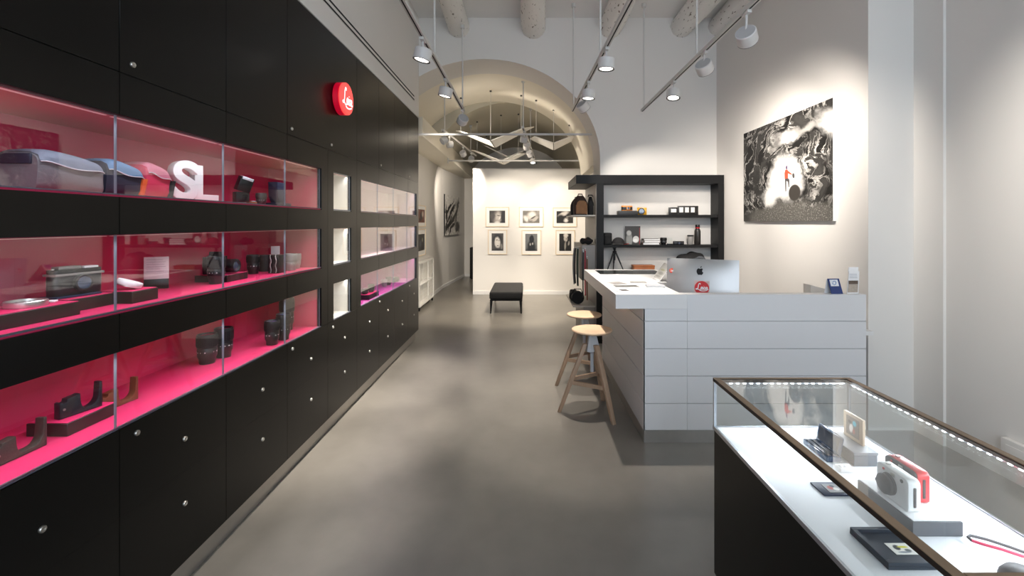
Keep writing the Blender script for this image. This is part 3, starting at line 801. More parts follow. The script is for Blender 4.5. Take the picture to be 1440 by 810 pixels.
B().lathe([(0, 0), (0.028, 0), (0.030, 0.003), (0.030, 0.018), (0.027, 0.021), (0, 0.021)], 32).make('cap', CAMBLK, t)
B().lathe([(0.0302, 0.005), (0.031, 0.007), (0.031, 0.014), (0.0302, 0.016)], 32).make('rim', BROWN, t)
lens('camera_lens', 'short dark lens next to the flat lens cap in the top niche', 0.029, 0.072, (-1.552, 2.672, z1 + E), m1=mat('lens_dark_grey', (0.06, 0.055, 0.05), 0.4))
t = thing('lens_hood_box', 'dark navy box with a flared top beyond the short lens, top niche', 'box', (-1.560, 2.86, z1 + E))
B().box(-0.05, 0.05, -0.07, 0.075, 0, 0.022, 0.003).make('tray', NAVYCL, t)
B().prism([(-0.052, 0.15), (-0.046, 0.06), (-0.02, 0.022), (0.03, 0.022), (0.045, 0.06), (0.045, 0.15)], -0.03, 0.03, 'yz', 0.004).make('box', NAVYB, t)

# far niches
plinth('dark plinth at the near end of the far violet niche', -1.575, -1.47, 4.28, 4.56, z3 + E, 0.046)
lens('camera_lens', 'black lens standing on the dark plinth in the far violet niche', 0.030, 0.075, (-1.515, 4.47, z3 + 0.047 + E))
lens('camera_lens', 'squat black lens at the near end of the plinth in the far violet niche', 0.032, 0.050, (-1.530, 4.335, z3 + 0.047 + E))
lens('camera_lens', 'black lens with a white ring, middle of the far violet niche', 0.030, 0.085, (-1.600, 5.16, z3 + E), m1=GREYLENS)
lens('camera_lens', 'black lens right behind the white ringed one in the far violet niche', 0.032, 0.095, (-1.595, 5.30, z3 + E))
camera_body('compact_camera', 'small black camera at the far end of the violet niche', 0.12, 0.055, 0.04, (-1.60, 5.60, z3 + E), R(80), CAMBLK, LEATB, 0.022, 0.025, prism_h=0.0)

# ------------------------------------------------------------------ counter
HT = 1.046
t = thing('service_counter', 'white panelled shop counter with overhanging top', 'counter', (0, 0, 0))
bb = B()
pl = [0.095, 0.2725, 0.465, 0.6575, 0.850, 0.946]
x0, x1, y0, y1 = 0.83, 2.40, 3.205, 4.92
bb.box(x0 + 0.012, 1.08, y0 + 0.012, y1, 0.06, 0.945); bb.box(1.08, 1.40, 3.87, y1, 0.06, 0.945)
bb.box(1.08, x1, y0 + 0.012, 3.285, 0.06, 0.945)
bb.make('core', COUNTER, t)
zs = [0.0885, 0.2785, 0.4715, 0.6645, 0.8575]
for k in range(4):
    o = B(); gz = 0.0025
    o.box(x0, x0 + 0.011, y0, y1, zs[k] + gz, zs[k+1] - gz, 0.001, 1)
    for xa, xb in ((x0 + 0.0005, 1.1385), (1.1392, x1)):
        o.box(xa, xb, y0, y0 + 0.011, zs[k] + gz, zs[k+1] - gz, 0.001, 1)
    o.make('panel', COUNTER, t)
o = B(); o.box(x0, x0 + 0.011, y0, y1, 0.860, 0.9455, 0.001, 1)
for xa, xb in ((x0 + 0.0005, 1.1385), (1.1392, x1)):
    o.box(xa, xb, y0, y0 + 0.011, 0.860, 0.945 if xa < 1 else 1.0455, 0.001, 1)
o.make('panel', COUNTER, t)
b = B(); b.box(x0 + 0.006, 1.08, y0 + 0.006, y1 - 0.006, 0.0, 0.087); b.box(1.08, x1, y0 + 0.006, 3.28, 0.0, 0.087); b.make('kick_plate', STEEL, t)
b = B()
b.prism([(0.635, 3.203), (1.138, 3.203), (1.138, 3.29), (1.11, 3.29), (1.11, 3.85), (1.42, 3.85), (1.42, 4.93), (0.635, 4.93)], 0.946, HT, 'xy')
b.box(1.1395, x1, 3.2175, 3.29, 0.946, HT)
plabel(b.make('top', COUNTTOP, t), 'thick white counter top')
INSET = mat('smoked_glass_inset', (0.03, 0.035, 0.035), 0.15)
b = B(); b.box(0.735, 1.37, 4.475, 4.83, HT, HT + 0.002, 0.0006, 1); plabel(b.make('glass_inset', INSET, t), 'dark glass inset')
b = B(); b.box(1.09, 2.52, 3.295, 3.84, 0.735, 0.765); b.box(2.48, 2.52, 3.42, 3.95, 0.0, 0.735); plabel(b.make('desk', COUNTTOP, t), 'lower white work desk')

# things on the counter
ALUM = mat('computer_aluminium', (0.50, 0.50, 0.50), 0.45, metal=0.85)
yaw = R(-27)
t = thing('desktop_computer', 'silver all-in-one computer seen from behind, black fruit mark on its back', 'computer', (1.357, 3.515, 0.7655), yaw)
W2 = 0.264
b = B()
pts = [(-W2, 0.13), (W2, 0.13), (W2, 0.49), (W2 - 0.012, 0.505), (-W2 + 0.012, 0.505), (-W2, 0.49)]
Mt = Matrix.Translation((0, 0, 0.13)) @ Matrix.Rotation(R(-10), 4, 'X') @ Matrix.Translation((0, 0, -0.13))
tm = bmesh.new()
NX, NZ = 20, 12
gridv = []
for iz in range(NZ + 1):
    row = []
    for ix in range(NX + 1):
        u = ix/NX*2 - 1; v = iz/NZ*2 - 1
        bul = 0.030 * max(0, (1 - abs(u) ** 2.4)) * max(0, (1 - abs(v) ** 3)) + 0.004
        row.append(tm.verts.new((u*W2, -bul, 0.318 + v*0.188)))
    gridv.append(row)
for iz in range(NZ):
    for ix in range(NX):
        tm.faces.new((gridv[iz][ix], gridv[iz][ix+1], gridv[iz+1][ix+1], gridv[iz+1][ix]))
bmesh.ops.recalc_face_normals(tm, faces=tm.faces)
b._add(tm, 0, Mt); 
b.box(-W2, W2, -0.004, 0.004, 0.13, 0.506, 0.0, M=Mt)
b.make('housing', ALUM, t, sharp=60)
B().box(-W2 + 0.004, W2 - 0.004, 0.004, 0.006, 0.19, 0.500, M=Mt).make('screen', mat('screen_dark', (0.01, 0.01, 0.012), 0.1), t)
b = B(); b.box(-0.085, 0.085, -0.08, 0.09, 0, 0.006, 0.003); b.slab([(-0.07, -0.085, 0.004), (0.07, -0.085, 0.004), (0.06, -0.040, 0.25), (-0.06, -0.040, 0.25)], 0.006); b.make('stand', ALUM, t)
# black bitten-fruit mark
def fruit(b, cx, cz, s, y, M):
    p = []
    right = [(0.0, 0.36), (0.10, 0.42), (0.24, 0.43), (0.36, 0.34), (0.30, 0.24), (0.26, 0.10), (0.30, -0.04), (0.42, -0.12), (0.34, -0.30), (0.22, -0.44), (0.10, -0.44), (0.0, -0.40)]
    left = [(-0.10, -0.44), (-0.22, -0.44), (-0.36, -0.28), (-0.44, -0.05), (-0.43, 0.18), (-0.34, 0.34), (-0.22, 0.42), (-0.10, 0.41)]
    for x, z in right + left: p.append((cx + x*s, cz + z*s))
    b.prism(p, y - 0.0012, y, 'xz', M=M)
    leaf = [(0.02, 0.48), (0.05, 0.62), (0.16, 0.74), (0.20, 0.72), (0.16, 0.58)]
    b.prism([(cx + x*s, cz + z*s) for x, z in leaf], y - 0.0012, y, 'xz', M=M)
b = B(); fruit(b, -0.010, 0.405, 0.058, -0.0335, Mt); b.make('fruit_mark', BLACKM, t)
STKR = mat('sticker_red', (0.60, 0.015, 0.02), 0.45)
STKO = mat('sticker_orange_red', (0.70, 0.07, 0.03), 0.45)
o = B().cyl((-0.225, -0.0125, 0.405), (-0.225, -0.0135, 0.405), 0.019, n=32, M=Mt).make('round_sticker', STKO, t)
b = B(); script(b, -0.225, 0.405, 0.020, 0.022, -0.0142, 0.3, 0.0010, M=Mt); b.make('lettering', OFFW, o)
o = B().box(-0.050, 0.060, -0.0345, -0.0335, 0.225, 0.335, M=Mt).make('square_sticker', mat('sticker_pale', (0.62, 0.45, 0.42), 0.5), t)
B().cyl((0.005, -0.0346, 0.280), (0.005, -0.0354, 0.280), 0.053, n=40, M=Mt).make('red_disc', STKR, o)
b = B(); script(b, 0.008, 0.283, 0.078, 0.064, -0.0362, 0.3, 0.0034, M=Mt); b.make('lettering', OFFW, o)

def flat_card(name, label, cat, loc, rz, w, l, m, th=0.0015, m2=None, inset=0.006):
    t = thing(name, label, cat, loc, rz)
    B().box(-w/2, w/2, -l/2, l/2, 0, th).make('sheet', OFFW if m2 is None else m2, t)
    B().box(-w/2 + inset, w/2 - inset, -l/2 + inset, l/2 - inset, th, th + 0.0004).make('print', m, t)
    return t
PG1 = mat('print_dark_grey', (0.10, 0.095, 0.09), 0.5, var=0.6, vscale=30)
PG2 = mat('print_mid_grey', (0.30, 0.29, 0.28), 0.5, var=0.6, vscale=30)
zt = HT + 0.0006
flat_card('photo_card', 'grey photo card at the far left corner of the cards on the counter', 'card', (0.765, 3.80, zt), 0.25, 0.13, 0.17, PG2)
flat_card('photo_card', 'pale grey card, far row of the counter cards, beside the white pad', 'card', (0.955, 3.86, zt), -0.1, 0.15, 0.12, PG2)
flat_card('photo_card', 'wide dark photo strip across the middle of the counter cards', 'card', (0.800, 3.62, zt), 0.05, 0.20, 0.10, PG1)
flat_card('photo_card', 'white card with dark camera picture at the front counter edge', 'card', (0.735, 3.40, zt), 0.15, 0.13, 0.16, PG1, inset=0.035)
flat_card('photo_card', 'blank white card at the front edge of the counter, partly under nothing', 'card', (0.905, 3.43, zt), 0.0, 0.16, 0.10, OFFW)
t = thing('note_pad', 'thick grey-white note pad lying before the tilted sign', 'note pad', (1.025, 3.60, zt), -0.12)
B().box(-0.07, 0.07, -0.05, 0.05, 0, 0.010, 0.001).make('pages', WHITE, t)
B().box(-0.07, 0.07, -0.05, 0.05, 0.010, 0.0115).make('cover', PRINTG, t)
TENTP = picture('tilted_sign_print', '#b9b9b6', 0.2, 0.16, [(0.1, -0.3, 0.8, 0.22, 0, '#8f8f8c', 0.5), (0.0, 0.15, 0.7, 0.14, 0, '#a3a38a', 0.5), (0.75, 0.72, 0.28, 0.25, 0, '#1f4f9d', 0.2), (-0.1, -0.7, 0.8, 0.16, 0, '#9a9a98', 0.5)])
t = thing('tabletop_sign', 'tilted white A-frame sign on the counter left of the computer', 'sign', (1.15, 4.01, zt), R(-90))
def tilt(dy): return Matrix.Rotation(dy, 4, 'X')
Mf = Matrix.Translation((0, 0, 0.001)) @ tilt(R(-36))
B().box(-0.11, 0.11, -0.002, 0.002, 0, 0.185, 0.001, M=Mf).make('front_board', OFFW, t)
o = B().box(-0.100, 0.100, -0.0028, -0.0020, -0.080, 0.080).make('print', TENTP, t); o.matrix_local = Mf @ Matrix.Translation((0, 0, 0.095))
Mb = Matrix.Translation((0, 0.225, 0.001)) @ tilt(R(36))
B().box(-0.11, 0.11, -0.002, 0.002, 0, 0.183, 0.001, M=Mb).make('rear_board', OFFW, t)
# small signs on the ledge
BLUES = mat('sign_blue', (0.012, 0.035, 0.16), 0.4)
t = thing('tent_sign', 'small dark blue tent sign on the counter ledge', 'sign', (2.205, 3.238, zt), R(6))
B().slab([(-0.042, -0.014, 0), (0.046, -0.014, 0), (0.034, 0.010, 0.106), (-0.054, 0.010, 0.106)], 0.003).make('front_board', BLUES, t)
o = B().slab([(-0.036, 0.0040, 0.052), (0.026, 0.0040, 0.052), (0.018, 0.0108, 0.100), (-0.044, 0.0108, 0.100)], 0.0008); 
o = o.make('white_panel', OFFW, t); o.location = (0, -0.0072, 0)
b = B()
for k in range(6):
    a0, a1 = 2*PI*k/6, 2*PI*(k+1)/6 - 0.25
    b.tube([(-0.010 + 0.013*math.cos(a0 + (a1-a0)*q/4), -0.0002 + 0.0, 0.077 + 0.013*math.sin(a0 + (a1-a0)*q/4)) for q in range(5)], 0.0022, n=6)
o = b.make('emblem', mat('emblem_blue', (0.10, 0.22, 0.50), 0.5), t); o.location = (0, -0.002, 0)
B().slab([(-0.054, 0.040, 0), (0.034, 0.040, 0), (0.030, 0.012, 0.106), (-0.056, 0.012, 0.106)], 0.003).make('rear_board', OFFW, t)
LEAFP = mat('leaflet_beige', (0.42, 0.36, 0.30), 0.5, var=0.3, vscale=60)
LEAFB = mat('leaflet_brown', (0.10, 0.07, 0.05), 0.5, var=0.5, vscale=80)
t = thing('leaflet_stand', 'white leaflet holder leaning at the right end of the counter ledge', 'leaflet holder', (2.325, 3.235, zt), R(4))
B().slab([(-0.055, -0.014, 0.002), (0.030, -0.014, 0.002), (0.060, 0.012, 0.158), (-0.018, 0.012, 0.158)], 0.004).make('leaflet', OFFW, t)
B().slab([(-0.018, 0.022, 0.150), (0.060, 0.022, 0.150), (0.066, 0.028, 0.186), (-0.006, 0.028, 0.186)], 0.004).make('rear_leaflet', OFFW, t)
o = B().slab([(-0.050, -0.0165, 0.012), (0.024, -0.0165, 0.012), (0.034, -0.008, 0.068), (-0.037, -0.008, 0.068)], 0.001).make('beige_panel', LEAFP, t)
o = B().slab([(-0.036, -0.0078, 0.069), (0.034, -0.0078, 0.069), (0.0385, -0.003, 0.094), (-0.032, -0.003, 0.094)], 0.001).make('brown_panel', LEAFB, t)
b = B()
for k in range(3): b.slab([(-0.022 + k*0.002, 0.001 + k*0.002, 0.112 + k*0.012), (0.036, 0.001 + k*0.002, 0.112 + k*0.012), (0.0365, 0.0016 + k*0.002, 0.1155 + k*0.012), (-0.0215 + k*0.002, 0.0016 + k*0.002, 0.1155 + k*0.012)], 0.0012)
b.make('printed_lines', PRINTG, t)
B().slab([(0.032, -0.012, 0.0), (0.062, 0.040, 0.0), (0.066, 0.030, 0.15), (0.060, 0.014, 0.155)], 0.003).make('side_wing', PRINTG, t)
t = thing('paper_tray', 'grey wedge-shaped paper tray peeking over the ledge beside the blue sign', 'paper tray', (2.28, 3.55, 0.766))
B().prism([(-0.085, 0), (0.10, 0), (0.10, 0.258), (-0.085, 0.306)], -0.05, 0.05, 'xz', 0.004).make('body', mat('tray_grey', (0.62, 0.60, 0.57), 0.5), t)
B().box(-0.07, 0.08, -0.053, -0.049, 0.04, 0.12, 0.002).make('front_slot', PRINTG, t)

# ------------------------------------------------------------------ stools
def stool(label, x, y, rz):
    t = thing('bar_stool', label, 'stool', (x, y, 0), rz, 'wooden stools at the counter')
    r = 0.166
    B().lathe([(0, 0.652), (0.10, 0.652), (r - 0.012, 0.660), (r - 0.002, 0.667), (r, 0.673), (r - 0.004, 0.680), (r - 0.016, 0.684), (0.06, 0.679), (0, 0.677)], 56).make('seat', SEAT, t)
    # splayed metal hub
    tm = bmesh.new(); rings = []
    for (w, z) in ((0.038, 0.650), (0.040, 0.62), (0.066, 0.515), (0.068, 0.505)):
        ring = []
        for k in range(6):
            a = PI/6 + k*PI/3 + (0.30 if k % 2 else -0.30)
            ring.append(tm.verts.new((w*math.cos(a), w*math.sin(a), z)))
        rings.append(ring)
    for a, c in zip(rings[:-1], rings[1:]):
        for k in range(6): tm.faces.new((a[k], a[(k+1) % 6], c[(k+1) % 6], c[k]))
    tm.faces.new(rings[0]); tm.faces.new(list(reversed(rings[-1])))
    bmesh.ops.recalc_face_normals(tm, faces=tm.faces)
    b = B(); b._add(tm); b.cyl((0, 0, 0.640), (0, 0, 0.653), 0.075, n=32); b.make('hub', GREYMET, t, sharp=25)
    b = B(); prof = [(0, 0.33)]
    for k in range(30):
        prof += [(0.0125, 0.33 + k*0.006), (0.0155, 0.333 + k*0.006)]
    prof += [(0.0125, 0.515), (0, 0.515)]
    b.lathe(prof, 20); b.make('screw', GREYMET, t)
    ft = []
    for k in range(3):
        a = R(180 + 120*k)
        d = Vector((math.cos(a), math.sin(a), 0))
        s = Vector((-math.sin(a), math.cos(a), 0))
        p0 = d*0.055 + Vector((0, 0, 0.560)); p1 = d*0.268
        tm = bmesh.new(); rings = []
        for (u, w, h) in ((0, 0.020, 0.017), (0.4, 0.0215, 0.0185), (1.0, 0.016, 0.014)):
            c = p0.lerp(p1, u)
            rings.append([tm.verts.new(c + s*w*sx + d*h*sd) for sx, sd in ((1, 1), (-1, 1), (-1, -1), (1, -1))])
        for q, c in zip(rings[:-1], rings[1:]):
            for j in range(4): tm.faces.new((q[j], q[(j+1) % 4], c[(j+1) % 4], c[j]))
        tm.faces.new(rings[0]); tm.faces.new(list(reversed(rings[-1])))
        bmesh.ops.bevel(tm, geom=[e for e in tm.edges], offset=0.004, segments=2, profile=0.5, affect='EDGES')
        bmesh.ops.recalc_face_normals(tm, faces=tm.faces)
        b = B(); b._add(tm); b.make('leg', LEGW, t)
        ft.append(d * (0.055 + (0.268 - 0.055) * (0.560 - 0.245 - 0.012*k) / 0.560) + Vector((0, 0, 0.245 + 0.012*k)))
    for k in range(3):
        a, c = ft[k], ft[(k+1) % 3]
        c = Vector((c.x, c.y, a.z))
        B().tube([a, c], 0.01, flat=(0.018, 0.030)).make('stretcher', LEGW, t)
    return t
stool('nearer beech stool beside the counter, round shadow on the floor beneath', 0.545, 3.735, R(0))
stool('farther beech stool, half hidden behind the nearer stool', 0.562, 4.36, R(4))

# ------------------------------------------------------------------ bench, trolley, low black unit
t = thing('upholstered_bench', 'black upholstered bench on four slim legs before the picture wall', 'bench', (-0.335, 8.40, 0))
b = B(); b.box(-0.285, 0.285, -0.63, 0.63, 0.235, 0.372, 0.035, 4); b.make('cushion', FABBLK, t, sharp=60)
B().box(-0.275, 0.275, -0.62, 0.62, 0.215, 0.2345, 0.004).make('rail', BLACKM, t)
b = B(); b.tube([(-0.286, -0.59, 0.30), (-0.286, 0.59, 0.30)], 0.003, n=6); b.tube([(0.286, -0.59, 0.30), (0.286, 0.59, 0.30)], 0.003, n=6); b.tube([(-0.25, -0.631, 0.30), (0.25, -0.631, 0.30)], 0.003, n=6); b.make('piping', FABBLK, t)
for sx in (-1, 1):
    for sy in (-1, 1):
        B().cyl((sx*0.252, sy*0.59, 0.216), (sx*0.262, sy*0.605, 0.0), 0.024, 0.011, n=16).make('leg', BLACKM, t)
RACKW = mat('rack_white', (0.80, 0.79, 0.76), 0.4)
t = thing('wire_trolley', 'white open wire trolley on castors beyond the end of the black cabinets', 'trolley', (-1.90, 8.54, 0))
a, c = 0.05, 0.61
b = B()
for sx in (-a, a):
    for sy in (-c, 0.1, c): b.box(sx - 0.008, sx + 0.008, sy - 0.008, sy + 0.008, 0.075, 0.84)
    for z in (0.083, 0.45, 0.832): b.box(sx - 0.008, sx + 0.008, -c, c, z - 0.010, z + 0.010)
for sy in (-c, c):
    for z in (0.083, 0.45, 0.832): b.box(-a, a, sy - 0.008, sy + 0.008, z - 0.010, z + 0.010)
b.make('frame', RACKW, t)
for z in (0.095, 0.455, 0.842): B().box(-a, a, -c, c, z, z + 0.006).make('shelf', RACKW, t)
b = B()
for k in range(10): b.cyl((a, -c + 0.06 + k*0.12, 0.09), (a, -c + 0.06 + k*0.12, 0.835), 0.0035, n=8)
for z in (0.2, 0.28, 0.34, 0.56, 0.64, 0.72): b.cyl((a, -c, z), (a, c, z), 0.0035, n=8)
b.make('wire_mesh', RACKW, t)
for sx in (-0.035, 0.035):
    for sy in (-0.56, 0.56): B().cyl((sx - 0.012, sy, 0.036), (sx + 0.012, sy, 0.036), 0.036, n=20).make('castor', BLACKM, t)
t = thing('floor_cabinet', 'low black unit showing as a dark strip behind the picture wall edge', 'cabinet', (-1.36, 12.70, 0))
B().box(-0.17, 0.17, -0.2, 0.2, 0.03, 0.87, 0.004).make('body', BLACKM, t)
B().box(-0.15, 0.15, -0.18, 0.18, 0.0, 0.03).make('foot', BLACKM, t)

# ------------------------------------------------------------------ pictures
def framed(label, px0, px1, py0, py1, d, base, blobs, rz=0.0, loc=None, wh=None, mat_w=0.19, group='framed portraits on the white picture wall', grain=0.1, distort=0.25):
    if loc is None:
        x0, x1 = (px0 - VX)/F*d, (px1 - VX)/F*d
        za, zb = CH + (VY - py0)/F*d, CH + (VY - py1)/F*d
        loc = ((x0+x1)/2, d, (za+zb)/2); w, h = x1 - x0, za - zb
    else:
        w, h = wh
    t = thing('framed_photograph', label, 'picture', loc, rz, group)
    fw = 0.014
    b = B()
    b.box(-w/2, w/2, -0.022, -0.0005, h/2 - fw, h/2, 0.001, 1); b.box(-w/2, w/2, -0.022, -0.0005, -h/2, -h/2 + fw, 0.001, 1)
    b.box(-w/2, -w/2 + fw, -0.022, -0.0005, -h/2 + fw, h/2 - fw, 0.001, 1); b.box(w/2 - fw, w/2, -0.022, -0.0005, -h/2 + fw, h/2 - fw, 0.001, 1)
    b.make('frame', FRAMEW, t)
    B().box(-w/2 + fw, w/2 - fw, -0.012, -0.002, -h/2 + fw, h/2 - fw).make('mount', MATW, t)
    mw = min(w, h) * mat_w
    pw, ph = w - 2*mw, h - 2*mw
    B().box(-pw/2, pw/2, -0.0135, -0.0121, -ph/2, ph/2).make('photograph', picture('photo_print', base, pw, ph, blobs, 0.4, grain, 6, distort), t)
    return t
K = '#1c1a18'
D0 = 9.868
framed('framed photo, upper row left: face in profile turned to the right', 683, 715.7, 291, 318.8, D0, '#2a2622', [(0.0, -0.1, 0.62, 1.2, 8, '#8d8680', 0.5), (0.12, 0.0, 0.36, 0.9, 0, '#b9b2aa', 0.6), (0.30, -0.2, 0.12, 0.3, 20, '#d9d4cd', 0.8), (0.15, 0.22, 0.25, 0.08, 10, '#3a3632', 0.6), (-0.6, 0.1, 0.35, 0.8, 0, '#4a4540', 0.6), (0.0, -0.95, 0.35, 0.25, 0, '#d6d2cc', 0.6), (0.75, 0.0, 0.28, 1.2, 0, '#24201d', 0.3)])
framed('framed photo, upper row middle: pale resting head bent over an arm', 729.8, 764, 291, 319, D0, '#6a6661', [(0.05, 0.15, 0.6, 0.8, 20, '#c4beb7', 0.5), (0.1, 0.4, 0.4, 0.45, 0, '#d8d3cc', 0.6), (0.5, -0.3, 0.25, 0.6, 35, '#b1aba4', 0.5), (0.25, -0.1, 0.12, 0.5, 50, '#55504b', 0.5), (-0.6, -0.3, 0.3, 0.6, -20, '#d9d5ce', 0.6), (-0.25, -0.7, 0.08, 0.5, 0, '#7a756f', 0.5), (0.8, 0.6, 0.2, 0.5, 0, '#8a857f', 0.5)])
framed('framed photo, upper row right: dark image with a bright lower spot, behind the backpacks', 777.4, 811, 291.8, 319, D0, '#211f1d', [(-0.2, 0.5, 0.8, 0.35, -35, '#cfcac4', 0.5), (0.15, -0.5, 0.3, 0.4, 10, '#e3dfda', 0.6), (-0.5, -0.2, 0.5, 0.7, 0, '#1a1816', 0.5), (0.7, 0.0, 0.4, 0.9, 0, '#3b3733', 0.5), (0.3, -0.1, 0.15, 0.2, 0, '#8b8680', 0.6)])
framed('framed photo, lower row left: sunlit tilted face with dark hair', 686.3, 713, 323, 357.6, D0, '#4a4642', [(0.0, 0.25, 0.85, 0.75, 0, '#1d1b19', 0.4), (0.0, -0.05, 0.52, 0.68, -12, '#d9d4cd', 0.35), (-0.1, 0.22, 0.20, 0.07, -10, '#3a3632', 0.6), (0.25, 0.16, 0.12, 0.06, -10, '#3a3632', 0.6), (0.05, -0.42, 0.18, 0.06, -8, '#55504b', 0.6), (0.0, -0.95, 0.9, 0.25, 0, '#2b2825', 0.5), (0.7, -0.5, 0.2, 0.35, 0, '#8b8680', 0.6)])
framed('framed photo, lower row middle: dark long-haired figure with clasped hands', 733.5, 760.8, 323.5, 358, D0, '#6e6f6e', [(0.0, -0.5, 0.75, 0.8, 0, '#20211f', 0.4), (0.05, 0.35, 0.42, 0.55, 0, '#131313', 0.25), (-0.15, -0.22, 0.13, 0.14, 20, '#a8a49e', 0.5), (0.22, -0.15, 0.13, 0.13, -20, '#a8a49e', 0.5), (0.0, -1.0, 1.1, 0.4, 0, '#1b1b1b', 0.5)])
framed('framed photo, lower row right: dark-coated figure looking to the right', 781.3, 808.4, 323.4, 358, D0, '#1f1d1b', [(0.05, 0.42, 0.34, 0.42, 0, '#b5afa8', 0.35), (0.1, 0.80, 0.40, 0.24, 0, '#d0cbc4', 0.5), (0.2, 0.40, 0.12, 0.06, 0, '#4a4540', 0.6), (0.0, -0.55, 0.7, 0.7, 0, '#151412', 0.4), (0.0, -0.4, 0.14, 0.6, 5, '#8b8680', 0.5), (0.6, -0.1, 0.14, 0.3, 20, '#9a948e', 0.6)])
XW = -1.9685
framed('framed photo on the left wall above the white trolley, upper one', 0, 0, 0, 0, 0, '#7a4a3a', [(0, 0, 0.5, 0.7, 20, '#2a2523', 0.5), (0.4, 0.3, 0.3, 0.5, 0, '#c9b9ac', 0.5), (-0.4, -0.5, 0.4, 0.3, 0, '#3a2a26', 0.5)], R(90), (XW, 8.55, 1.68), (0.70, 0.40), group='framed photos on the left wall')
framed('framed photo on the left wall above the white trolley, lower one', 0, 0, 0, 0, 0, '#33302d', [(0, 0, 0.4, 0.8, 10, '#12110f', 0.4), (0.3, 0.3, 0.2, 0.3, 0, '#9aa08a', 0.5), (-0.3, -0.2, 0.3, 0.5, 0, '#4b4f5a', 0.5)], R(90), (XW, 8.55, 1.185), (0.70, 0.50), group='framed photos on the left wall')

# cave photograph on the right wall
def cave_mat(w, h):
    m = bpy.data.materials.new('cave_print'); m.use_nodes = True
    nt = m.node_tree; p = nt.nodes['Principled BSDF']; p.inputs['Roughness'].default_value = 0.5; p.inputs['Specular IOR Level'].default_value = 0.15; L = nt.links.new
    N = nt.nodes.new
    tc = N('ShaderNodeTexCoord'); mp = N('ShaderNodeMapping'); mp.inputs['Scale'].default_value = (2/w*1.0, 0, 2/h)
    L(tc.outputs['Object'], mp.inputs['Vector'])
    # swirl distortion
    nz = N('ShaderNodeTexNoise'); nz.inputs['Scale'].default_value = 3.0; nz.inputs['Detail'].default_value = 6; L(mp.outputs[0], nz.inputs['Vector'])
    sb = N('ShaderNodeVectorMath'); sb.operation = 'SUBTRACT'; sb.inputs[1].default_value = (0.5, 0.5, 0.5); L(nz.outputs['Color'], sb.inputs[0])
    sc = N('ShaderNodeVectorMath'); sc.operation = 'MULTIPLY'; sc.inputs[1].default_value = (0.55, 0, 0.55); L(sb.outputs[0], sc.inputs[0])
    ad = N('ShaderNodeVectorMath'); ad.operation = 'ADD'; L(mp.outputs[0], ad.inputs[0]); L(sc.outputs[0], ad.inputs[1])
    def dist(cx, cz, rx, rz, e0, e1, src):
        b = N('ShaderNodeMapping'); b.vector_type = 'TEXTURE'; b.inputs['Location'].default_value = (cx, 0, cz); b.inputs['Scale'].default_value = (rx, 1, rz)
        L(src, b.inputs['Vector'])
        ln = N('ShaderNodeVectorMath'); ln.operation = 'LENGTH'; L(b.outputs[0], ln.inputs[0])
        mr = N('ShaderNodeMapRange'); mr.interpolation_type = 'SMOOTHSTEP'; mr.inputs['From Min'].default_value = e0; mr.inputs['From Max'].default_value = e1
        L(ln.outputs['Value'], mr.inputs['Value']); return mr.outputs['Result']
    # dark tunnel walls with curved root-like streaks around the opening
    se = N('ShaderNodeSeparateXYZ'); L(ad.outputs[0], se.inputs[0])
    def M2(op, a, b=None):
        q = N('ShaderNodeMath'); q.operation = op
        for i, v in enumerate((a, b)):
            if v is None: continue
            if isinstance(v, (int, float)): q.inputs[i].default_value = v
            else: L(v, q.inputs[i])
        return q.outputs[0]
    dx = M2('MULTIPLY', M2('SUBTRACT', se.outputs['X'], 0.14), 1.45); dz = M2('SUBTRACT', se.outputs['Z'], -0.15)
    rr = M2('SQRT', M2('ADD', M2('MULTIPLY', dx, dx), M2('MULTIPLY', dz, dz)))
    an = M2('ARCTAN2', dz, dx)
    cb = N('ShaderNodeCombineXYZ'); L(M2('MULTIPLY', rr, 4.2), cb.inputs['X']); L(M2('MULTIPLY', an, 1.5), cb.inputs['Y'])
    n2 = N('ShaderNodeTexNoise'); n2.inputs['Scale'].default_value = 1.5; n2.inputs['Detail'].default_value = 7; n2.inputs['Distortion'].default_value = 0.9; L(cb.outputs[0], n2.inputs['Vector'])
    ridge = M2('ABSOLUTE', M2('SUBTRACT', n2.outputs['Fac'], 0.5))
    r1 = N('ShaderNodeMapRange'); r1.inputs['From Min'].default_value = 0.05; r1.inputs['From Max'].default_value = 0.0; L(ridge, r1.inputs['Value'])
    n4 = N('ShaderNodeTexNoise'); n4.inputs['Scale'].default_value = 2.6; n4.inputs['Detail'].default_value = 4; L(mp.outputs[0], n4.inputs['Vector'])
    r2 = N('ShaderNodeMapRange'); r2.inputs['From Min'].default_value = 0.38; r2.inputs['From Max'].default_value = 0.62; L(n4.outputs['Fac'], r2.inputs['Value'])
    mu = M2('MULTIPLY', r1.outputs['Result'], r2.outputs['Result'])
    r5 = N('ShaderNodeMapRange'); r5.inputs['From Min'].default_value = 0.45; r5.inputs['From Max'].default_value = 0.75; r5.inputs['To Max'].default_value = 0.07; L(n2.outputs['Fac'], r5.inputs['Value'])
    ma = M2('ADD', mu, r5.outputs['Result'])
    c1 = N('ShaderNodeMix'); c1.data_type = 'RGBA'; c1.inputs['A'].default_value = (0.013, 0.012, 0.011, 1); c1.inputs['B'].default_value = (0.66, 0.64, 0.60, 1); L(ma, c1.inputs['Factor'])
    cur = c1.outputs['Result']
    def over(fac, col, cur):
        x = N('ShaderNodeMix'); x.data_type = 'RGBA'; x.inputs['B'].default_value = col; L(fac, x.inputs['Factor']); L(cur, x.inputs['A']); return x.outputs['Result']
    W1 = (0.76, 0.745, 0.715, 1)
    cur = over(dist(0.10, -0.16, 0.40, 0.48, 1.12, 0.62, ad.outputs[0]), W1, cur)
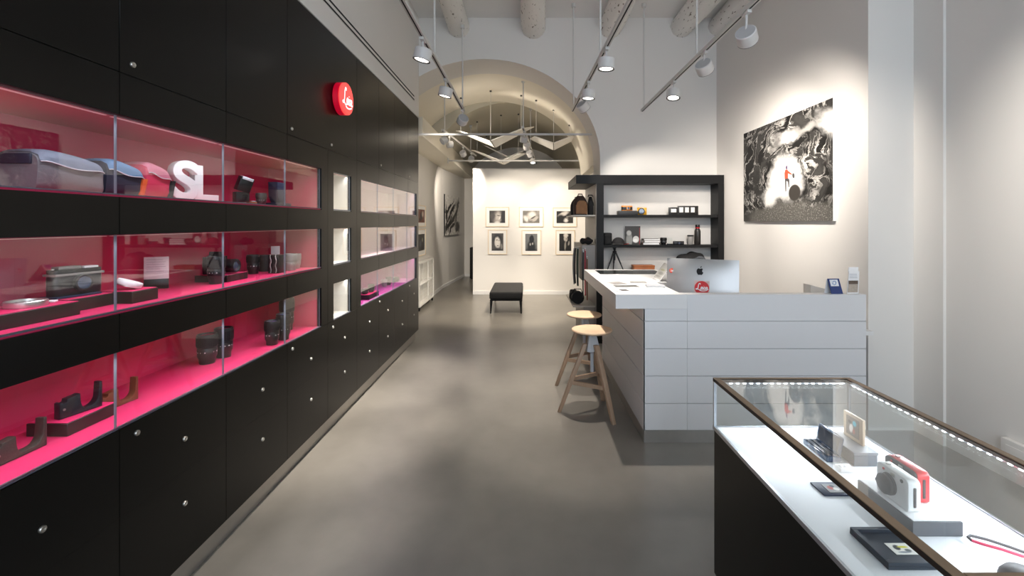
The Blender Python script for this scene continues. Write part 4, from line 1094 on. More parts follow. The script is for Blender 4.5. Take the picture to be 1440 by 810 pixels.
    cur = over(dist(-0.22, -0.48, 0.26, 0.24, 1.15, 0.5, ad.outputs[0]), W1, cur)
    cur = over(dist(0.12, 0.60, 0.30, 0.13, 1.3, 0.2, ad.outputs[0]), (0.58, 0.565, 0.54, 1), cur)
    cur = over(dist(0.93, 0.62, 0.20, 0.30, 1.2, 0.4, ad.outputs[0]), W1, cur)
    cur = over(dist(0.55, 0.66, 0.30, 0.10, 1.2, 0.3, ad.outputs[0]), (0.34, 0.33, 0.31, 1), cur)
    cur = over(dist(0.15, -1.05, 1.1, 0.42, 1.2, 0.8, ad.outputs[0]), (0.10, 0.095, 0.085, 1), cur)
    cur = over(dist(0.30, -0.47, 0.13, 0.16, 1.05, 0.85, mp.outputs[0]), (0.045, 0.04, 0.035, 1), cur)
    # gravel grain along the bottom
    n3 = N('ShaderNodeTexNoise'); n3.inputs['Scale'].default_value = 42; n3.inputs['Detail'].default_value = 5; L(mp.outputs[0], n3.inputs['Vector'])
    r3 = N('ShaderNodeMapRange'); r3.inputs['From Min'].default_value = 0.52; r3.inputs['From Max'].default_value = 0.70; L(n3.outputs['Fac'], r3.inputs['Value'])
    g1 = dist(0.3, -1.0, 1.1, 0.36, 1.1, 0.8, mp.outputs[0])
    mm = N('ShaderNodeMath'); mm.operation = 'MULTIPLY'; L(g1, mm.inputs[0]); L(r3.outputs['Result'], mm.inputs[1])
    cur = over(mm.outputs[0], (0.34, 0.325, 0.30, 1), cur)
    L(cur, p.inputs['Base Color'])
    return m
CW, CHH = 1.535, 1.02
t = thing('cave_picture', 'large unframed photograph of a bright cave mouth with a red-jacketed walker', 'picture', (2.5585, 4.517, 2.075), R(-90))
B().box(-CW/2, CW/2, -0.024, -0.0005, -CHH/2, CHH/2).make('panel', WHITE, t)
B().box(-CW/2 + 0.002, CW/2 - 0.002, -0.026, -0.0242, -CHH/2 + 0.002, CHH/2 - 0.002).make('print', cave_mat(CW, CHH), t)
def ell(cx, cz, rx, rz, n=14, rot=0):
    return [(cx + rx*math.cos(2*PI*k/n)*math.cos(rot) - rz*math.sin(2*PI*k/n)*math.sin(rot), cz + rx*math.cos(2*PI*k/n)*math.sin(rot) + rz*math.sin(2*PI*k/n)*math.cos(rot)) for k in range(n)]
# flat printed walker: jacket, head, legs (local x runs along the wall)
hx, hz = 0.0, 0.0
b = B()
b.prism([(hx - 0.034, hz + 0.085), (hx - 0.038, hz + 0.15), (hx - 0.026, hz + 0.185), (hx + 0.014, hz + 0.188), (hx + 0.036, hz + 0.168), (hx + 0.085, hz + 0.14), (hx + 0.108, hz + 0.125), (hx + 0.104, hz + 0.115), (hx + 0.06, hz + 0.13), (hx + 0.032, hz + 0.14), (hx + 0.030, hz + 0.085)], -0.0268, -0.0262, 'xz', mi=0)
b.prism(ell(hx + 0.004, hz + 0.210, 0.017, 0.022), -0.0268, -0.0262, 'xz', mi=1)
b.prism([(hx - 0.030, hz + 0.085), (hx - 0.020, hz - 0.06), (hx - 0.004, hz - 0.06), (hx - 0.002, hz + 0.06), (hx + 0.030, hz + 0.045), (hx + 0.040, hz - 0.02), (hx + 0.056, hz - 0.015), (hx + 0.058, hz + 0.07), (hx + 0.030, hz + 0.088)], -0.0267, -0.0262, 'xz', mi=2)
b.prism(ell(hx + 0.135, hz + 0.105, 0.022, 0.030, rot=0.4), -0.0268, -0.0262, 'xz', mi=2)
bmesh.ops.transform(b.bm, matrix=Matrix.Translation((0.10, 0, -0.168)) @ Matrix.Diagonal((0.86, 1, 0.86, 1)), verts=b.bm.verts)
o = b.make('printed_walker', [mat('print_red', (0.62, 0.075, 0.03), 0.45), mat('print_purple', (0.10, 0.05, 0.12), 0.5), mat('print_charcoal', (0.06, 0.055, 0.055), 0.5)], t)
plabel(o, 'printed figure in red jacket')

# black and white leaf-like print on the angled left wall
ang = math.atan2(0.20, 2.43)
LW, LH = 1.52, 1.0
LEAFM = picture('foliage_print', '#d8d5d0', LW, LH, [(-0.5, 0.35, 0.85, 0.10, -35, '#171513', 0.4), (-0.2, 0.15, 0.9, 0.12, -38, '#171513', 0.4), (0.1, -0.15, 0.9, 0.10, -40, '#1f1d1a', 0.4), (-0.5, -0.45, 0.7, 0.16, -40, '#141210', 0.4), (-0.1, -0.6, 0.8, 0.10, -35, '#171513', 0.4), (0.6, 0.3, 0.2, 0.7, 20, '#3a3733', 0.5), (0.65, -0.6, 0.4, 0.35, 0, '#171513', 0.5), (-0.85, -0.2, 0.1, 0.9, 0, '#26231f', 0.5)], 0.5, 0.3, 9, 0.7)
yc = 11.66; xc = -1.97 + (yc - 10.77) * 0.2 / 2.43
t = thing('foliage_picture', 'unframed black-and-white photograph of folded shapes on the far left wall', 'picture', (xc + 0.003, yc, 1.745), R(90) - ang)
B().box(-LW/2, LW/2, -0.03, -0.0005, -LH/2, LH/2).make('panel', BLACKM, t)
B().box(-LW/2, LW/2, -0.032, -0.0301, -LH/2, LH/2).make('print', LEAFM, t)

# ------------------------------------------------------------------ black shelf unit round the pier
t = thing('display_shelf', 'black open shelf unit wrapped around the pier behind the counter', 'shelf unit', (0, 0, 0))
YF, YB = 5.85, 6.094
b = B(); b.box(0.65, 2.552, YF, YB, 2.055, 2.167, 0.002, 1); b.box(0.65, 0.995, YB, 6.93, 2.055, 2.167, 0.002, 1); b.make('top_slab', SHELFBLK, t)
B().box(0.914, 1.006, YF, YB, 0.0, 2.055, 0.001, 1).make('post', SHELFBLK, t)
B().box(2.478, 2.552, YF, YB, 0.0, 2.055, 0.001, 1).make('post', SHELFBLK, t)
plabel(B().box(0.914, 0.990, YB + 0.003, 6.93, 0.0, 2.0545, 0.001, 1).make('side_panel', SHELFGR, t), 'grey side panel')
B().box(0.910, 0.9138, YF + 0.015, 6.93, 0.0, 2.0545).make('side_cladding', SHELFGR, t)
for z0, z1_ in ((1.620, 1.655), (1.232, 1.265), (0.865, 0.900)):
    B().box(1.0065, 2.4775, YF + 0.012, YB, z0, z1_, 0.001, 1).make('shelf', SHELFBLK, t)
LTSH = mat('pale_shelf', (0.55, 0.52, 0.47), 0.45)
plabel(B().box(0.62, 0.909, 5.93, 6.90, 1.637, 1.655, 0.001, 1).make('side_shelf', LTSH, t), 'pale side shelf')
plabel(B().box(0.62, 0.909, 5.93, 6.90, 0.450, 0.468, 0.001, 1).make('side_shelf', LTSH, t), 'pale low side shelf')
o = B().box(0.735, 0.909, 5.93, 6.90, 0.80, 1.262, 0.002, 1).make('side_box', SHELFGR, t); plabel(o, 'grey side box')
B().box(0.76, 0.909, 5.95, 6.88, 0.0, 0.4495).make('side_foot', SHELFGR, t)

# shelf things
zs1, zs2, zs3 = 1.655 + E, 1.265 + E, 0.900 + E
t = thing('camera_riser', 'dark grey block under the orange camera on the upper shelf', 'plinth', (1.337, 5.98, zs1))
B().box(-0.126, 0.126, -0.06, 0.06, 0, 0.052, 0.002).make('block', mat('riser_grey', (0.035, 0.035, 0.037), 0.5), t)
B().box(-0.120, 0.120, -0.055, 0.055, 0.052, 0.054).make('top_pad', CAMBLK, t)
ORC = mat('camera_orange', (0.80, 0.30, 0.05), 0.35)
YLC = mat('camera_yellow', (0.85, 0.42, 0.01), 0.35)
camera_body('instant_camera', 'orange and black camera on the dark grey block, upper shelf', 0.145, 0.066, 0.045, (1.330, 5.975, zs1 + 0.0545), 0.0, ORC, CAMBLK, 0.024, 0.022, lens_m=ORC, prism_h=0.0, lens_x=0.012)
t = camera_body('instant_camera', 'yellow camera with black lens beside the dark grey block', 0.120, 0.095, 0.05, (1.527, 5.97, zs1), -0.15, YLC, YLC, 0.042, 0.03, lens_m=CAMBLK, prism_h=0.0, lens_x=-0.010, lens_z=0.5)
FRB = mat('frame_black', (0.012, 0.011, 0.010), 0.4)
FRW = mat('frame_white_print', (0.78, 0.78, 0.76), 0.5)
def window_frame(label, x0, x1, h, wins, y):
    w = x1 - x0
    t = thing('framed_print', label, 'photo frame', ((x0+x1)/2, y, zs1), 0, 'black photo frames on the upper shelf')
    B().box(-w/2, w/2, -0.008, 0.008, 0, h, 0.001).make('frame', FRB, t)
    B().box(-w/2 + 0.01, w/2 - 0.01, 0.008, 0.045, 0, 0.004).make('foot', FRB, t)
    for a, c, z0, z1_ in wins:
        B().box(a - (x0+x1)/2, c - (x0+x1)/2, -0.0095, -0.0081, z0, z1_).make('print', FRW, t)
window_frame('small black photo frame with a single white window on the upper shelf', 1.866, 1.984, 0.098, [(1.896, 1.966, 0.032, 0.078)], 5.94)
window_frame('wide black photo frame with three white windows on the upper shelf', 1.992, 2.260, 0.118, [(2.012, 2.062, 0.032, 0.098), (2.086, 2.136, 0.032, 0.098), (2.162, 2.212, 0.032, 0.098)], 5.96)
t = thing('lens_pouch', 'black upright pouch at the left end of the lower shelf', 'pouch', (1.075, 5.98, zs2))
b = B(); b.box(-0.055, 0.055, -0.05, 0.05, 0, 0.155, 0.018, 3); b.make('body', FABBLK, t, sharp=60)
B().box(-0.05, 0.05, -0.053, -0.049, 0.10, 0.15, 0.002).make('flap', FABBLK, t)
CAPB = mat('cap_cloth', (0.018, 0.017, 0.018), 0.85, bump=0.3, bscale=90)
t = thing('baseball_cap', 'black cap with red brim edge beside the upright pouch', 'cap', (1.232, 5.97, zs2))
tm = bmesh.new(); bmesh.ops.create_uvsphere(tm, u_segments=28, v_segments=16, radius=1)
bmesh.ops.delete(tm, geom=[v for v in tm.verts if v.co.z < -0.01], context='VERTS')
bmesh.ops.transform(tm, matrix=Matrix.Translation((-0.015, 0, 0.012)) @ Matrix.Diagonal((0.085, 0.08, 0.085, 1)), verts=tm.verts)
bmesh.ops.solidify(tm, geom=list(tm.faces), thickness=0.003)
b = B(); b._add(tm); b.make('crown', CAPB, t, sharp=60)
def brim(r0, r1, z, dz, mi, b):
    tm = bmesh.new(); q = []
    for k in range(13):
        a = R(-72 + 12*k); c_, s_ = math.cos(a), math.sin(a)
        q.append([tm.verts.new((-0.015 + r0*c_, r0*s_*0.94, z + dz*abs(s_) ** 2 * 0.2)), tm.verts.new((0.0 + r1*c_, r1*s_*0.84, z - dz*(1 - 0.4*c_) + 0.004))])
    for a, c in zip(q[:-1], q[1:]): tm.faces.new((a[0], a[1], c[1], c[0]))
    bmesh.ops.solidify(tm, geom=list(tm.faces), thickness=0.003)
    b._add(tm, mi)
b = B(); brim(0.083, 0.125, 0.018, 0.016, 0, b); b.make('brim', CAPB, t, sharp=60)
b = B(); b.tube([(0.0 + 0.126*math.cos(R(-72+12*k)), 0.126*0.84*math.sin(R(-72+12*k)), 0.018 - 0.016*(1-0.4*math.cos(R(-72+12*k))) + 0.004) for k in range(13)], 0.0035, n=6); b.make('brim_edge', mat('cap_red', (0.35, 0.03, 0.03), 0.7), t)
MAGP = picture('magazine_cover', '#3d3a37', 0.2, 0.24, [(-0.45, -0.5, 0.42, 0.9, 0, '#8f8f8c', 0.15), (-0.5, 0.25, 0.35, 0.3, 0, '#c9c7c2', 0.3), (0.42, -0.45, 0.42, 0.38, 0, '#d3d2cf', 0.1), (0.35, -0.6, 0.35, 0.2, 0, '#eeeeec', 0.4)], 0.4)
t = thing('magazine', 'grey magazine standing upright on the lower shelf', 'magazine', (1.420, 6.03, zs2 + 0.121), 0)
B().box(-0.100, 0.100, 0.002, 0.012, -0.121, 0.121, 0.001).make('pages', OFFW, t)
B().box(-0.101, 0.101, -0.001, 0.002, -0.121, 0.121).make('cover', MAGP, t)
B().box(0.088, 0.092, -0.0016, -0.001, -0.118, 0.100).make('red_line', STKR, t)
BK = [('bottom book of the small stack beside the magazine, dark cover', 0.0, 0.030, PG1), ('middle book of the small stack beside the magazine, pale cover', 0.0305, 0.026, PG2), ('top book of the small stack beside the magazine', 0.057, 0.022, PG1)]
for lab, dz, th, m in BK:
    t = thing('book', lab, 'book', (1.645 + random.uniform(-0.008, 0.008), 5.985, zs2 + dz), random.uniform(-0.06, 0.06), 'books on the lower shelf')
    B().box(-0.103, 0.100, -0.068, 0.068, 0.003, th - 0.0035).make('pages', OFFW, t)
    b = B(); b.box(-0.105, 0.105, -0.07, 0.07, 0, 0.003); b.box(-0.105, 0.105, -0.07, 0.07, th - 0.0035, th - 0.0005); b.box(-0.106, -0.103, -0.07, 0.07, 0, th - 0.0005); b.make('cover', m, t)
lens('camera_lens', 'black lens standing between the books and the camera, lower shelf', 0.042, 0.092, (1.810, 5.97, zs2))
t = thing('display_tile', 'small clear tile on a dark foot right of the shelf lens', 'display tile', (1.895, 5.965, zs2))
B().box(-0.036, 0.030, -0.025, 0.025, 0, 0.014, 0.002).make('foot', CAMBLK, t)
B().box(-0.030, 0.026, -0.003, 0.003, 0.0145, 0.088).make('tile', GLASS, t)
camera_body('rangefinder_camera', 'black camera with silver dials on the lower shelf', 0.142, 0.046, 0.04, (2.005, 5.965, zs2), 0.0, CAMBLK, LEATB, 0.018, 0.014, prism_h=0.0)
t = thing('travel_mug', 'grey travel mug with a dark lid beside the black bottle', 'mug', (2.170, 5.99, zs2))
B().lathe([(0, 0), (0.030, 0), (0.032, 0.003), (0.038, 0.10), (0.038, 0.108), (0, 0.108)], 32).make('cup', mat('mug_grey', (0.28, 0.27, 0.26), 0.4), t)
B().lathe([(0.040, 0.108), (0.042, 0.111), (0.042, 0.120), (0.036, 0.126), (0, 0.126)], 32).make('lid', CAMBLK, t)
t = thing('drink_bottle', 'tall black bottle with a red ring near the right post', 'bottle', (2.262, 5.985, zs2))
B().lathe([(0, 0), (0.036, 0), (0.039, 0.004), (0.039, 0.175), (0.036, 0.190), (0.026, 0.205), (0.024, 0.212), (0, 0.212)], 32).make('flask', mat('bottle_black', (0.02, 0.018, 0.017), 0.35), t)
B().lathe([(0.025, 0.212), (0.029, 0.214), (0.029, 0.226), (0.025, 0.228), (0, 0.228)], 28).make('ring', STKR, t)
B().lathe([(0.028, 0.228), (0.029, 0.232), (0.029, 0.258), (0.026, 0.262), (0, 0.262)], 28).make('stopper', CAMBLK, t)
# third shelf
t = thing('tripod', 'black tripod with spread legs standing behind the counter', 'tripod', (1.170, 5.975, zs3))
for k, (fx, fy) in enumerate(((-0.118, -0.055), (0.118, -0.050), (0.0, 0.095))):
    l = B().cyl((fx*0.12, fy*0.12, 0.262), (fx*0.62, fy*0.62, 0.115), 0.0115, 0.010, n=12).cyl((fx*0.60, fy*0.60, 0.12), (fx, fy, 0.004), 0.0075, 0.0065, n=12).make('leg', CAMBLK, t)
    B().cyl((fx, fy, 0.0), (fx, fy, 0.012), 0.010, n=12).make('rubber_foot', RUBBER, l)
B().cyl((0, 0, 0.16), (0, 0, 0.30), 0.011, n=16).make('centre_column', CAMBLK, t)
B().lathe([(0, 0.255), (0.026, 0.255), (0.028, 0.275), (0.018, 0.285), (0, 0.285)], 20).make('spider', CAMBLK, t)
b = B(); b.ball((0, 0, 0.306), 0.018); b.cyl((0, 0, 0.318), (0, 0, 0.330), 0.025, n=24); b.make('ball_head', CAMBLK, t)
t = thing('wooden_box', 'flat orange-brown box on the shelf behind the counter', 'box', (1.540, 5.97, zs3))
WB = wood('brown_box_wood', '#b06a3c', '#8f5028', 0.5, (2, 8, 2), 3)
B().box(-0.135, 0.135, -0.07, 0.07, 0, 0.075, 0.002).make('body', WB, t)
B().box(-0.138, 0.138, -0.073, 0.073, 0.0755, 0.098, 0.002).make('lid', WB, t)
t = thing('shoulder_bag', 'slouched black and grey bag behind the computer', 'bag', (2.19, 5.975, zs3))
tm = bmesh.new(); bmesh.ops.create_uvsphere(tm, u_segments=32, v_segments=20, radius=1)
for v in tm.verts:
    x, y, z = v.co
    s = 1 + 0.10*math.sin(5*x + 2*y) + 0.06*math.sin(9*x - 4*z)
    zz = max(-0.80, z)
    v.co = Vector((0.205*x*s, 0.085*y, 0.168 + 0.168*zz*s*(1 - 0.15*x) / 0.9 - 0.018))
zm = min(v.co.z for v in tm.verts)
zh = max(v.co.z for v in tm.verts) - zm
for v in tm.verts: v.co.z = (v.co.z - zm) * 0.275 / zh
b = B(); b._add(tm); b.make('body', FABBLK, t, sharp=60)
b = B(); b.tube([(-0.02, -0.088, 0.18), (0.06, -0.09, 0.205), (0.12, -0.085, 0.18), (0.17, -0.07, 0.12)], 0.0, flat=(0.02, 0.012)); b.make('strap', PLGREY, t)
b = B(); b.ball((0.08, -0.050, 0.13), 0.09, 0.05, 0.09); b.make('grey_pocket', PLGREY, t)

# backpacks on the pale side shelf
zb = 1.655 + E
def backpack(label, loc, rz, w, h, d, front, top, group='bags on the pale side shelf'):
    t = thing('backpack', label, 'backpack', loc, rz, group)
    tm = bmesh.new(); rings = []
    for i in range(15):
        u = i / 14; z = h*u
        s = (1 - max(0, (u - 0.55)/0.45) ** 2.2 * 0.55) * (0.93 + 0.07*math.sin(PI*min(1, u*1.3)))
        ring = []
        for k in range(24):
            a = 2*PI*k/24; ca, sa = math.cos(a), math.sin(a)
            ring.append(tm.verts.new((w/2*s*math.copysign(abs(ca)**0.6, ca), d/2*s*math.copysign(abs(sa)**0.6, sa), z)))
        rings.append(ring)
    for a, c in zip(rings[:-1], rings[1:]):
        for k in range(24): tm.faces.new((a[k], a[(k+1) % 24], c[(k+1) % 24], c[k]))
    tm.faces.new(rings[0]); tm.faces.new(list(reversed(rings[-1])))
    bmesh.ops.recalc_face_normals(tm, faces=tm.faces)
    b = B(); b._add(tm); b.make('body', top, t, sharp=60)
    pk = [(-w*0.40, 0.012), (w*0.40, 0.012), (w*0.40, h*0.50), (w*0.34, h*0.66), (w*0.18, h*0.76), (-w*0.18, h*0.76), (-w*0.34, h*0.66), (-w*0.40, h*0.50)]
    B().prism(pk, -d*0.60, -d*0.40, 'xz', 0.006).make('front_pocket', front, t)
    b = B(); b.tube([(x*1.04, -d*0.60, z) for x, z in pk[2:]], 0.006, n=8); b.make('pocket_zip', top, t)
    b = B(); b.tube([(-0.03, 0, h - 0.005), (-0.025, 0, h + 0.022), (0.025, 0, h + 0.022), (0.03, 0, h - 0.005)], 0.007, n=8); b.make('grab_handle', top, t)
    return t
DKBR = mat('dark_brown_canvas', (0.045, 0.025, 0.018), 0.85, bump=0.4, bscale=90)
backpack('brown canvas backpack with dark top on the pale side shelf', (0.726, 6.045, zb), 0.15, 0.185, 0.255, 0.14, BROWN, DKBR)
backpack('black backpack squeezed between brown backpack and black shelf post', (0.868, 6.10, zb), 0.0, 0.072, 0.245, 0.14, FABBLK, FABBLK)
backpack('black bag on the side shelf, half hidden behind the brown backpack', (0.725, 6.42, zb), 0.1, 0.18, 0.235, 0.15, FABBLK, FABBLK)
t = thing('belt_pouch', 'black crumpled pouch lying on top of the grey side box', 'pouch', (0.808, 6.03, 1.262 + E))
tm = bmesh.new(); bmesh.ops.create_uvsphere(tm, u_segments=24, v_segments=14, radius=1)
for v in tm.verts:
    x, y, z = v.co; v.co = Vector((0.082*x*(1+0.12*math.sin(7*y+3*z)), 0.07*y, 0.048*max(-0.8, z)*(1+0.2*math.sin(6*x)) + 0.042))
zm = min(v.co.z for v in tm.verts)
for v in tm.verts: v.co.z -= zm
b = B(); b._add(tm); b.make('body', FABBLK, t, sharp=60)
b = B(); b.tube([(-0.05, -0.06, 0.05), (-0.01, -0.075, 0.07), (0.05, -0.06, 0.05)], 0.005, n=8); b.make('strap', DKBR, t)
# straps hung on the grey box
CR = mat('strap_red', (0.42, 0.012, 0.03), 0.6)
CB = mat('strap_black', (0.015, 0.015, 0.015), 0.65)
CGn = mat('strap_dark_green', (0.03, 0.045, 0.03), 0.7)
CBr = mat('strap_brown', (0.16, 0.06, 0.03), 0.6)
CSp = mat('strap_grey_rope', (0.22, 0.21, 0.2), 0.7, bump=0.6, bscale=200)
def strap(label, x, y, z1_, z0, m, w=0.018, bow=0.03, front=False):
    t = thing('hanging_camera_strap', label, 'camera strap', (x, y, z1_), 0, 'camera straps hung on the grey side box')
    H = z1_ - z0
    pts = []
    for k in range(13):
        u = k / 12; pts.append((-bow*math.sin(PI*u)*0.3, -bow*(1-u*0.3)*math.sin(PI*u*0.98 + 0.05), -H*u))
    for k in range(1, 5):
        a = PI*k/5; pts.append((0.0, 0.012 - 0.018*math.cos(a), -H - 0.012*math.sin(a)))
    for k in range(12, -1, -1):
        u = k / 12; pts.append((-bow*math.sin(PI*u)*0.3, 0.022 + bow*0.6*math.sin(PI*u), -H*u))
    B().tube(pts, 0.0, flat=(w, 0.004)).make('band', m, t)
    B().tube([(0.0, 0.012, 0.0), (0.0, 0.012, 0.012), (0.0 if front else 0.7345 - x - 0.004, 0.012 + (5.9245 - y - 0.012 if front else 0), 0.012)], 0.004, n=8).make('hook', SILVER, t)
    B().cyl((0, -0.008, -H*0.02), (0, 0.030, -H*0.02), 0.005, n=8).make('ring', SILVER, t)
strap('black camera strap hanging nearest the picture wall', 0.690, 6.34, 1.20, 0.72, CB, 0.028, 0.05)
strap('red camera strap hanging on the front of the grey side box', 0.775, 5.893, 1.21, 0.62, CR, 0.012, 0.010, True)
strap('dark green camera strap on the left face of the grey side box', 0.700, 6.08, 1.22, 0.72, CGn, 0.022, 0.02)
strap('brown leather camera strap hanging lowest behind the counter top', 0.800, 5.893, 1.10, 0.56, CBr, 0.014, 0.010, True)
strap('grey braided rope strap hanging farthest left of the bunch', 0.668, 6.24, 1.20, 0.72, CSp, 0.014, 0.04)
strap('thin black strap just left of the red one on the grey side box front', 0.748, 5.893, 1.19, 0.60, CB, 0.012, 0.010, True)
zl = 0.468 + E
t = thing('round_camera_bag', 'round black camera bag on the low side shelf', 'camera bag', (0.700, 6.12, zl + 0.003))
B().cyl((0, -0.06, 0.082), (0, 0.06, 0.082), 0.080, n=36).make('body', FABBLK, t)
b = B(); b.tube([(0.081*math.cos(2*PI*k/28), -0.052, 0.082 + 0.081*math.sin(2*PI*k/28)) for k in range(28)], 0.0025, n=6, closed=True); b.make('zip', CAMBLK, t)
b = B(); b.tube([(0.07, 0, 0.12), (0.045, 0, 0.19), (-0.045, 0, 0.19), (-0.07, 0, 0.12)], 0.006, n=8); b.make('handle', FABBLK, t)
t = thing('camera_bag', 'soft black bag behind the round one on the low side shelf', 'camera bag', (0.680, 6.36, zl))
b = B(); b.box(-0.055, 0.050, -0.09, 0.14, 0, 0.14, 0.03, 3); b.make('body', FABBLK, t, sharp=60)
B().box(-0.060, -0.054, -0.05, 0.10, 0.02, 0.09, 0.002).make('side_pocket', FABBLK, t)

# ------------------------------------------------------------------ glass showcase
SX0, SX1, SY0, SY1, SZ, ST = 0.800, 1.385, 0.835, 1.945, 0.682, 0.890
t = thing('glass_showcase', 'glass-topped showcase with black base and lit white shelf', 'showcase', (0, 0, 0))
B().box(SX0 + 0.004, SX1 - 0.004, SY0 + 0.004, SY1 - 0.004, 0.06, SZ - 0.012, 0.002, 1).make('base', BLACK, t)
B().box(SX0 + 0.04, SX1 - 0.04, SY0 + 0.04, SY1 - 0.04, 0.0, 0.06).make('foot', BLACKM, t)
B().box(SX0 + 0.012, SX1 - 0.012, SY0 + 0.012, SY1 - 0.012, SZ - 0.012, SZ).make('shelf', CASEW, t)
b = B()
for (xa, xb, ya, yb) in ((SX0, SX1, SY0, SY0 + 0.010), (SX0, SX1, SY1 - 0.010, SY1), (SX0, SX0 + 0.010, SY0, SY1), (SX1 - 0.010, SX1, SY0, SY1)): b.box(xa, xb, ya, yb, SZ - 0.012, SZ + 0.004, 0.001, 1)
b.make('lower_trim', ALU, t)
rw = 0.026
b = B()
for (xa, xb, ya, yb) in ((SX0, SX0 + rw, SY0, SY1), (SX1 - rw, SX1, SY0, SY1), (SX0 + rw, SX1 - rw, SY0, SY0 + rw), (SX0 + rw, SX1 - rw, SY1 - rw*0.6, SY1)): b.box(xa, xb, ya, yb, ST - 0.016, ST, 0.0015, 1)
for f in b.bm.faces:
    if abs(f.normal.z) < 0.6: f.material_index = 1
b.make('top_rail', [BRONZE, BRONZED], t)
b = B()
for x in (SX0 + 0.006, SX1 - 0.006):
    for y in (SY0 + 0.006, SY1 - 0.006): b.box(x - 0.005, x + 0.005, y - 0.005, y + 0.005, SZ + 0.003, ST - 0.016)
b.make('corner_posts', ALU, t)
def pane(name, x0, x1, y0, y1, z0, z1_):
    plabel(B().box(x0, x1, y0, y1, z0, z1_).make(name, GLASSC, t), 'clear glass pane')
pane('side_glass', SX0 + 0.003, SX0 + 0.008, SY0 + 0.012, SY1 - 0.012, SZ + 0.004, ST - 0.016)
pane('side_glass', SX1 - 0.008, SX1 - 0.003, SY0 + 0.012, SY1 - 0.012, SZ + 0.004, ST - 0.016)
pane('end_glass', SX0 + 0.012, SX1 - 0.012, SY1 - 0.008, SY1 - 0.003, SZ + 0.004, ST - 0.016)
pane('end_glass', SX0 + 0.012, SX1 - 0.012, SY0 + 0.003, SY0 + 0.008, SZ + 0.004, ST - 0.016)
pane('top_glass', SX0 + rw, SX1 - rw, SY0 + rw, SY1 - rw*0.6, ST - 0.009, ST - 0.003)
b = B(); b.box(SX1 - 0.020, SX1 - 0.012, SY0 + 0.03, SY1 - 0.02, ST - 0.022, ST - 0.0165); b.box(SX0 + 0.03, SX1 - 0.02, SY1 - 0.018, SY1 - 0.011, ST - 0.022, ST - 0.0165)
o = b.make('led_profile', ALU, t)
b = B()
for k in range(36):
    y = SY0 + 0.04 + k*0.029
    b.box(SX1 - 0.0225, SX1 - 0.0200, y - 0.006, y + 0.006, ST - 0.0215, ST - 0.0175)
for k in range(18):
    x = SX0 + 0.04 + k*0.029
    b.box(x - 0.006, x + 0.006, SY1 - 0.0205, SY1 - 0.018, ST - 0.0215, ST - 0.0175)
b.make('led_dots', LEDDOT, o)
area('showcase_led_light', (SX1 - 0.024, (SY0+SY1)/2, ST - 0.024), 0.012, SY1 - SY0 - 0.08, 5.0, (0.84, 0.91, 1.0), (0, R(42), 0))
area('showcase_led_light', ((SX0+SX1)/2, SY1 - 0.024, ST - 0.024), SX1 - SX0 - 0.08, 0.012, 2.4, (0.84, 0.91, 1.0), (R(-42), 0, 0))

# contents
zc = SZ + E
plinth('grey plinth with white top carrying the white and red cameras', 1.071, 1.210, 1.258, 1.468, zc, 0.043, WHITE, PLGREY, 'camera_plinth', None)
WCAM = mat('camera_white', (0.80, 0.80, 0.79), 0.32)
RCAM = mat('camera_red', (0.66, 0.035, 0.045), 0.34)
LENSDK = mat('lens_dark', (0.045, 0.045, 0.048), 0.45)
def sofort(label, loc, rz, body, front, lens_m, w=0.118, h=0.090, d=0.036):
    t = thing('instant_camera', label, 'camera', loc, rz, 'instant cameras in the glass showcase')
    rr = 0.014
    pts = []
    for cx, cz, a0 in ((w/2 - rr, h - rr, 0), (-w/2 + rr, h - rr, 90), (-w/2 + rr*0.5, rr*0.5, 180), (w/2 - rr*0.5, rr*0.5, 270)):
        r2 = rr if cz > h/2 else rr*0.5
        for k in range(6):
            a = R(a0 + 18*k); pts.append((cx + r2*math.cos(a), cz + r2*math.sin(a)))
    B().prism(pts, -d/2, d/2, 'xz', 0.003).make('body', body, t)
    if front is not None:
        B().prism([(x*0.97, 0.003 + z*0.95) for x, z in pts], -d/2 - 0.006, -d/2 + 0.001, 'xz', 0.002).make('front_shell', front, t)
    y0 = -d/2 - (0.006 if front is not None else 0)
    M = Matrix.Translation((-0.012, y0, 0.043)) @ Matrix.Rotation(R(90), 4, 'X')
    o = B().lathe([(0.031, 0), (0.031, 0.006), (0.0285, 0.008), (0.0285, 0.016), (0.026, 0.018), (0, 0.019)], 40, M=M).make('lens', lens_m, t)
    B().cyl((-0.046, y0, 0.036), (-0.046, y0 - 0.010, 0.036), 0.006, n=16).make('lens_lever', lens_m, o)
    B().cyl((-0.030, y0, 0.079), (-0.030, y0 - 0.002, 0.079), 0.0035, n=16).make('red_badge', STKR, t)
    B().box(-0.004, 0.012, y0 - 0.0015, y0 + 0.001, 0.073, 0.083, 0.001).make('flash_window', SILVER, t)
    B().cyl((0.036, y0, 0.077), (0.036, y0 - 0.0015, 0.077), 0.005, n=16).make('viewfinder', lens_m, t)
    B().box(w/2 - 0.0005, w/2 + 0.0018, -0.004, 0.004, 0.014, 0.070, 0.0015).make('side_slot', LENSDK, t)
    B().cyl((-0.035, 0, h), (-0.035, 0, h + 0.003), 0.007, n=20).make('shutter_button', SILVER, t)
    return t
sofort('white instant camera with dark lens on the grey plinth', (1.106, 1.352, zc + 0.043 + E), R(-90), WCAM, None, LENSDK)
sofort('red instant camera with dark front behind the white one', (1.170, 1.395, zc + 0.043 + E), R(-90), RCAM, LENSDK, LENSDK)
t = thing('storage_box', 'flat grey lidded box carrying the small wooden photo frame', 'box', (1.212, 1.700, zc))
B().box(-0.042, 0.042, -0.080, 0.080, 0, 0.038, 0.002).make('base', PLGREY, t)
